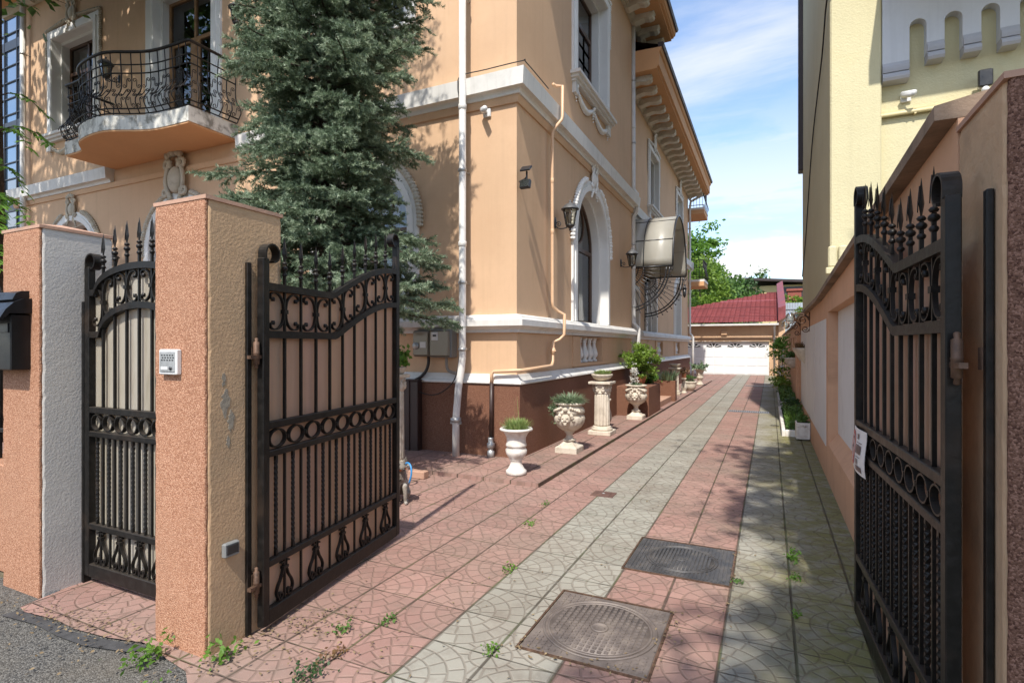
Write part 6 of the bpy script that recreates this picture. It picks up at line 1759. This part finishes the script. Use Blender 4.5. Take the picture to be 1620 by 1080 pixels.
# trees behind the garage
T = [('broad mid green tree filling the sky edge right of the poplar', -3.9, 58, [((-3.9,58,5.2),(2.6,2.2,3.2)),((-2.4,58,6.6),(1.6,1.6,1.5))], 4600, .4, 'leaf_dark'),
 ('tall pale green poplar like tree rising beside the villa end', -6.2, 56, [((-6.3,56,7.2),(2.2,2,4.6)),((-6.1,56,10.8),(1.6,1.6,2.6))], 6500, .42, 'leaf_bright'),
 ('bright yellow green bushy tree below the rear balcony', -5.2, 47, [((-5.2,47,5.4),(2.3,2,3.2))], 4200, .34, 'leaf_lime'),
 ('round dark green tree behind the garage roof', -4.2, 52, [((-4.2,52,4.7),(2.4,2.2,3.0))], 4200, .36, 'leaf_mid'),
 ('broad olive tree right of the round dark one', -2.9, 55, [((-2.9,55,4.9),(1.9,2.2,2.9))], 3600, .36, 'leaf_mid'),
 ('slender tree top standing above the far yellow house', -1.2, 75, [((-1.2,75,7.6),(1.9,1.6,2.4)),((-1.0,75,9.9),(.9,1,1.3))], 1300, .5, 'leaf_mid'),
 ('low mid green tree filling the gap behind the garage', -8.0, 44, [((-8.0,44,4.2),(2.4,2.2,3.2))], 2000, .34, 'leaf_mid')]
for lab, x, y, bl, n, lf, mt in T: tree('garden_tree', lab, x, y, None, bl, n, lf, mt, group='trees behind the garage', nclump=90, spread=.42, r0=.2)
def shrub(name, label, x, y, z, rx, ry, rz, n, leaf, mat, cat='plant', up=.4, sp=.05, stem=True, group=None, ncl=26):
    z = drop(x, y, z)
    o = thing(name, label, cat, (x,y,z), group)
    if stem:
        q = MB()
        for k in range(5):
            a = k*1.26; q.tube([(x,y,z-.02),(x+rx*.2*math.cos(a),y+ry*.2*math.sin(a),z+rz*.6),(x+rx*.5*math.cos(a),y+ry*.5*math.sin(a),z+rz*1.2)], [.012,.009,.004], 5)
        q.build('stem', M['bark'], o)
    fast('foliage', leafquads(clumped(n, [((x,y,z+rz),(rx,ry,rz))], sp, ncl), leaf, up), 4, M[mat], o)
    return o
vine = shrub('wall_vine', 'bright green creeper on the chimney beside the garage roof', 1.5, 41.5, 4.35, 1.5, .3, .35, 500, .22, 'leaf_lime', sp=.15, stem=False)
shrub('vine_spray', 'bright vine spray hanging over the grey corrugated sheet', 1.55, 33.2, 3.25, .28, .1, .22, 120, .13, 'leaf_lime', sp=.06, stem=False)

M['leaf_greyb'] = leafmat('pale_grey_green_blade', (.14,.21,.12), (.28,.35,.21), .3)
# succulent heads, grasses and pot plants
def tuft(name, label, x, y, z, r, h, n, mat, cat='plant', w=.012, lean=1.0, droop=.3, parent=None, group=None):
    z = drop(x, y, z)
    """narrow arching blades fanned from one root"""
    o = None if parent else thing(name, label, cat, (x,y,z), group)
    tri = []
    for i in range(n):
        a = rnd.uniform(0, 2*PI); rr_ = r*.75*math.sqrt(rnd.random()); px, py = x+rr_*math.cos(a), y+rr_*math.sin(a)
        l = h*rnd.uniform(.55,1.1); ln = lean*rnd.uniform(.1,.9)*(rr_/r+.25)
        d = Vector((math.cos(a)*ln, math.sin(a)*ln, 1)).normalized(); s = Vector((-math.sin(a), math.cos(a), 0))*w*.5
        p0 = Vector((px,py,z)); p1 = p0+d*l*.55; p2 = p1+(d-Vector((0,0,droop))).normalized()*l*.5
        tri.append([p0-s, p0+s, p1+s*1.1, p1-s*1.1]); tri.append([p1-s*1.1, p1+s*1.1, p2+s*.2, p2-s*.2])
    return fast('blade' if parent or o else name, np.array([[tuple(v) for v in f] for f in tri]), 4, M[mat], parent or o)
tuft('succulent_plant', 'bright spiky succulent in the white corner urn', -2.78, 5.98, .60, .165, .16, 420, 'leaf_spring', lean=1.2, w=.009)
tuft('flower_stalk', 'two thin dry flower stalks rising from the white corner urn', -2.74, 6.0, .62, .03, .42, 3, 'leaf_spring', w=.007, lean=.5, droop=.05)
tuft('succulent_plant', 'grey green trailing succulent spilling from the large mask urn', -2.67, 7.6, .77, .22, .19, 700, 'leaf_greyb', lean=1.9, droop=.7, w=.011)
shrub('trailing_plant', 'trailing green strands over the left side of the large mask urn', -2.86, 7.52, .52, .07, .09, .17, 420, .035, 'leaf_grey', sp=.03, stem=False)
tuft('succulent_plant', 'low green rosettes in the shallow bowl on the fluted column', -2.68, 9.36, 1.125, .175, .085, 240, 'leaf_spring', lean=1.3, w=.02)
tuft('succulent_plant', 'small tuft in the pot on the half hidden baluster stand', -2.80, 10.05, .79, .07, .10, 60, 'leaf_grey')
tuft('succulent_plant', 'dry tuft in the mask urn beside the cheek wall', -2.58, 11.62, .78, .16, .08, 110, 'leaf_grey')
shrub('flowering_plant', 'thin white flowered stem rising from the mask urn beside the cheek wall', -2.66, 11.75, .80, .09, .09, .22, 90, .05, 'whiteflower', sp=.03)
shrub('bushy_shrub', 'bright green bushy shrub in the clay pot on the cheek wall', -2.74, 12.75, .92, .36, .36, .34, 3600, .065, 'leaf_lime', sp=.07, ncl=60)
shrub('potted_plant', 'leafy green plant on the cheek wall between shrub and steps', -2.66, 13.25, .70, .2, .2, .12, 420, .08, 'leaf_bright', sp=.05)
tuft('aloe_plant', 'grey green spiky aloe on the far cheek wall', -2.62, 15.9, .62, .28, .30, 140, 'leaf_grey', w=.028, lean=1.2)
shrub('dry_plant', 'reddish dry plant in the terracotta pot', -2.55, 18.55, .70, .16, .16, .12, 200, .06, 'leaf_brown', sp=.04)
shrub('clipped_plant', 'dense dark green plant in the round cream pot', -2.52, 19.7, .385, .20, .2, .12, 800, .04, 'leaf_mid', sp=.03)
shrub('leafy_plant', 'green leafy plant in the far corner urn', -2.50, 22.6, .68, .26, .26, .15, 320, .11, 'leaf_grey', sp=.06)
shrub('succulent_plant', 'green rosette plant on the slim pedestal behind the gate', -4.28, 5.66, 1.31, .14, .14, .12, 480, .065, 'leaf_bright', sp=.04)
for (y, n_, lab) in ((12.05,30,'small dark plant in the nearer wall pot'),(13.6,30,'small dark plant in the farther wall pot')):
    tuft('succulent_plant', lab, XR-.07, y, 1.55, .08, .13, n_, 'leaf_brown', w=.02)
for (y, lab) in ((17.3,'low green plant in the pot of the nearest slot'),(19.2,'low green plant in the pot of the second slot')):
    shrub('potted_plant', lab, XR-.02, y, 1.25, .15, .15, .09, 240, .06, 'leaf_mid', sp=.04, stem=False)
# beds
o = thing('bed_plant', 'mixed green ground cover filling the white kerbed bed', 'plants', (.43,12.8,.08)); o['kind'] = 'stuff'
pts = np.stack([rg.uniform(.27,.60,3200), rg.uniform(10.9,14.95,3200), .08+.16*rg.random(3200)**1.4], 1); pts[:,2] *= (1+.6*np.sin(pts[:,1]*3.1)); pts[:,2] = np.maximum(pts[:,2], .085)
fast('foliage', leafquads(pts, .055, .3), 4, M['leaf_mid'], o)
o = thing('bed_plant', 'low green ground cover in the grey kerbed bed', 'plants', (.43,18,.08)); o['kind'] = 'stuff'
pts = np.stack([rg.uniform(.27,.62,1800), rg.uniform(16.3,20.4,1800), .08+.22*rg.random(1800)**1.3], 1)
fast('foliage', leafquads(pts, .075, .3), 4, M['leaf_mid'], o)
shrub('clump_plant', 'dark upright clump at the back of the white kerbed bed', .47, 13.6, .08, .14, .5, .20, 500, .07, 'leaf_dark', sp=.06, stem=False)
tuft('grass_tuft', 'grassy tuft in the white kerbed bed near the planter box', .44, 11.5, .08, .16, .26, 130, 'leaf_bright', w=.012)
shrub('box_plant', 'small green plant in the square white planter box', .51, 10.56, .30, .10, .15, .06, 220, .05, 'leaf_mid', sp=.03, stem=False)
rb_ = shrub('rose_bush', 'tall climbing rose against the pierced wall', .36, 20.9, .08, .27, .5, .98, 1500, .09, 'leaf_bright', sp=.10, ncl=40)
q = leafquads(clumped(60, [((.32,20.6,.55),(.25,.4,.35))], .08, 12), .09); fast('yellow_blossom', q, 4, M['yellowflower'], rb_)
q = leafquads(clumped(36, [((.34,20.6,1.0),(.22,.4,.7))], .06, 10), .08); fast('white_blossom', q, 4, M['whiteflower'], rb_)
shrub('bed_shrub', 'yellow green shrub at the foot of the climbing rose', .34, 19.6, .08, .18, .4, .28, 700, .07, 'leaf_lime', sp=.06, stem=False)

# weeds in the joints
WD = [(-2.86,1.70,.085,.16,'leaf_bright',130,'tall bright weed at the asphalt edge below the tall pillar'),(-2.52,1.86,.075,.17,'leaf_bright',90,'upright weed against the side of the tall pillar'),
 (-2.62,1.52,.08,.05,'leaf_bright',60,'flat weed on the asphalt in front of the tall pillar'),(-2.02,1.95,.10,.07,'leaf_dark',150,'dark spreading weed on the pink slabs by the gate'),
 (-2.03,2.14,.06,.07,'leaf_brown',70,'brownish weed beside the dark spreading one'),(-2.17,2.35,.07,.05,'leaf_mid',70,'small weed at the foot of the left gate leaf'),
 (-2.0,2.55,.06,.04,'leaf_mid',60,'small weed in the slab joint inside the gate'),(-1.32,2.52,.045,.06,'leaf_bright',60,'bright weed at the corner of the brown manhole cover'),
 (-1.68,3.50,.06,.06,'leaf_bright',60,'bright weed in the pink and grey joint'),(-1.93,4.45,.07,.05,'leaf_bright',60,'spiky weed in the pink slabs past the gate'),
 (.16,4.58,.05,.13,'leaf_bright',90,'tall bright weed in the mossy joint'),(.16,4.20,.05,.06,'leaf_bright',60,'small weed in the mossy joint'),(.14,3.62,.04,.05,'leaf_bright',40,'tiny weed in the mossy joint nearest the manhole'),
 (.55,4.25,.05,.10,'leaf_bright',60,'weed at the foot of the boundary wall'),(-.20,3.98,.04,.04,'leaf_mid',40,'tiny weed at the corner of the ribbed manhole cover'),(-2.05,5.1,.06,.03,'leaf_mid',40,'tiny weed near the walkway corner')]
for x, y, r_, h, mt, n, lab in WD:
    o = thing('weed_plant', lab, 'weed', (x,y,0), 'weeds in the paving joints')
    h *= .62; r_ *= .8; n = int(n*.8)
    c = np.stack([x+rg.normal(size=n)*r_*.5, y+rg.normal(size=n)*r_*.9, .006+np.abs(rg.normal(size=n))*h*.45], 1); c[:,2] = np.clip(c[:,2], .006, h*1.3)
    fast('foliage', leafquads(c, (.024 if h < .06 else .034), .9), 4, M[mt], o)
# dry litter along the gate foot and the joints
N = 900
seg = [((-3.95,1.75),(-3.1,1.84),.05,150),((-2.6,2.0),(-2.25,2.5),.09,220),((-4.2,1.68),(-3.0,1.72),.12,160),((-2.5,1.7),(-1.9,2.3),.16,130),((-1.24,2.62),(-.53,2.6),.05,60),((-.5,2.7),(-.5,3.4),.04,60),((-.24,2.2),(-.23,4.6),.02,70)]
C = []
for (a, b_, sp_, n) in seg:
    t = rg.random(n); C.append(np.stack([a[0]+(b_[0]-a[0])*t+rg.normal(size=n)*sp_, a[1]+(b_[1]-a[1])*t+rg.normal(size=n)*sp_, np.full(n,.010)+rg.random(n)*.008], 1))
n = 260; C.append(np.stack([rg.uniform(-2.5,.55,n), rg.uniform(1.6,8,n), np.full(n,.010)], 1))
n = 200; C.append(np.stack([rg.uniform(-4.8,-2.3,n), rg.uniform(.9,1.75,n), np.full(n,.004)], 1))
C = np.concatenate(C)
lt = fast('leaf_litter', leafquads(C[rg.random(len(C)) < .7], .022, 2.2), 4, M['litter']); tag(lt, 'dry leaf litter scattered along the gate and paving joints', 'leaf litter', kind='stuff')

# ------------------------------------------------------------------ small dog sitting behind the gate end
dg = thing('dog', 'small grey and white dog with an orange collar sitting behind the gate end', 'dog', (-3.42,4.52,0))
def skin(name, verts, edges, radii, mat, parent, root=0):
    me = bpy.data.meshes.new(name); o0 = base(parent)
    me.from_pydata([tuple(Vector(v)-o0) for v in verts], edges, [])
    o = bpy.data.objects.new(name, me); COL.objects.link(o); o.parent = parent
    me.materials.append(mat)
    o.modifiers.new('skin', 'SKIN').use_smooth_shade = True
    sk = me.skin_vertices[0].data if me.skin_vertices else None
    if sk is None:
        bpy.context.view_layer.objects.active = o
    for i, r_ in enumerate(radii):
        o.data.skin_vertices[0].data[i].radius = (r_, r_)
    o.data.skin_vertices[0].data[root].use_root = True
    sb = o.modifiers.new('sub', 'SUBSURF'); sb.levels = 2; sb.render_levels = 2
    return o
bx, by = -3.42, 4.52
V = [(bx-.10,by+.12,.10),(bx-.06,by+.08,.20),(bx,by+.02,.28),(bx+.03,by-.02,.345),(bx+.05,by-.04,.40),(bx+.10,by-.09,.405),(bx+.15,by-.13,.385),
     (bx+.02,by-.06,.20),(bx+.045,by-.085,.10),(bx+.05,by-.09,.025),(bx+.085,by-.12,.014),
     (bx+.055,by+.02,.20),(bx+.085,by-.01,.10),(bx+.09,by-.015,.025),(bx+.125,by-.045,.014),
     (bx-.12,by+.02,.10),(bx-.02,by-.05,.09),(bx-.05,by-.03,.02),(bx+.02,by-.10,.014),
     (bx-.02,by+.14,.10),(bx+.06,by+.06,.09),(bx+.03,by+.08,.02),(bx+.10,by+.01,.014),
     (bx-.17,by+.19,.04),(bx-.25,by+.22,.03)]
Eg = [(0,1),(1,2),(2,3),(3,4),(4,5),(5,6),(2,7),(7,8),(8,9),(9,10),(2,11),(11,12),(12,13),(13,14),(0,15),(15,16),(16,17),(17,18),(0,19),(19,20),(20,21),(21,22),(0,23),(23,24)]
Rr = [.085,.085,.075,.05,.055,.042,.022,.032,.022,.018,.018,.032,.022,.018,.018,.055,.038,.018,.016,.055,.038,.018,.016,.02,.008]
M['dogfur'] = stucco('grey_dog_fur', (.22,.19,.16), .3, 9, 120, .8, .01, stain=((.55,.52,.47), 7, .5, .62, .8))
skin('body', V, Eg, Rr, M['dogfur'], dg)
q = MB(); q.tube([(bx+.03+.055*math.cos(a), by-.02+.055*math.sin(a), .345+.012*math.cos(a)) for a in [2*PI*i/16 for i in range(16)]], .009, 6, closed=True); q.build('collar', M['orange_collar'], dg)
for sg in (-1, 1):
    q = MB(); e = Vector((bx+.04, by-.03, .43)); t = Vector((.62,.78,0))*sg*.038
    q.add([e+t+Vector((.02,-.02,0)), e+t+Vector((-.02,.02,0)), e+t*1.9+Vector((0,0,.0)), e+t*1.5+Vector((0,0,.055))], [(0,1,3),(1,2,3),(2,0,3),(0,2,1)]); q.build('ear', M['dogfur'], dg)
    q = MB(); q.ball((bx+.115+.022*sg*.62, by-.105+.022*sg*.78, .425), .007, 6); q.build('eye', M['iron_plain'], dg)
q = MB(); q.ball((bx+.172, by-.15, .385), .012, 6); q.build('nose', M['iron_plain'], dg)
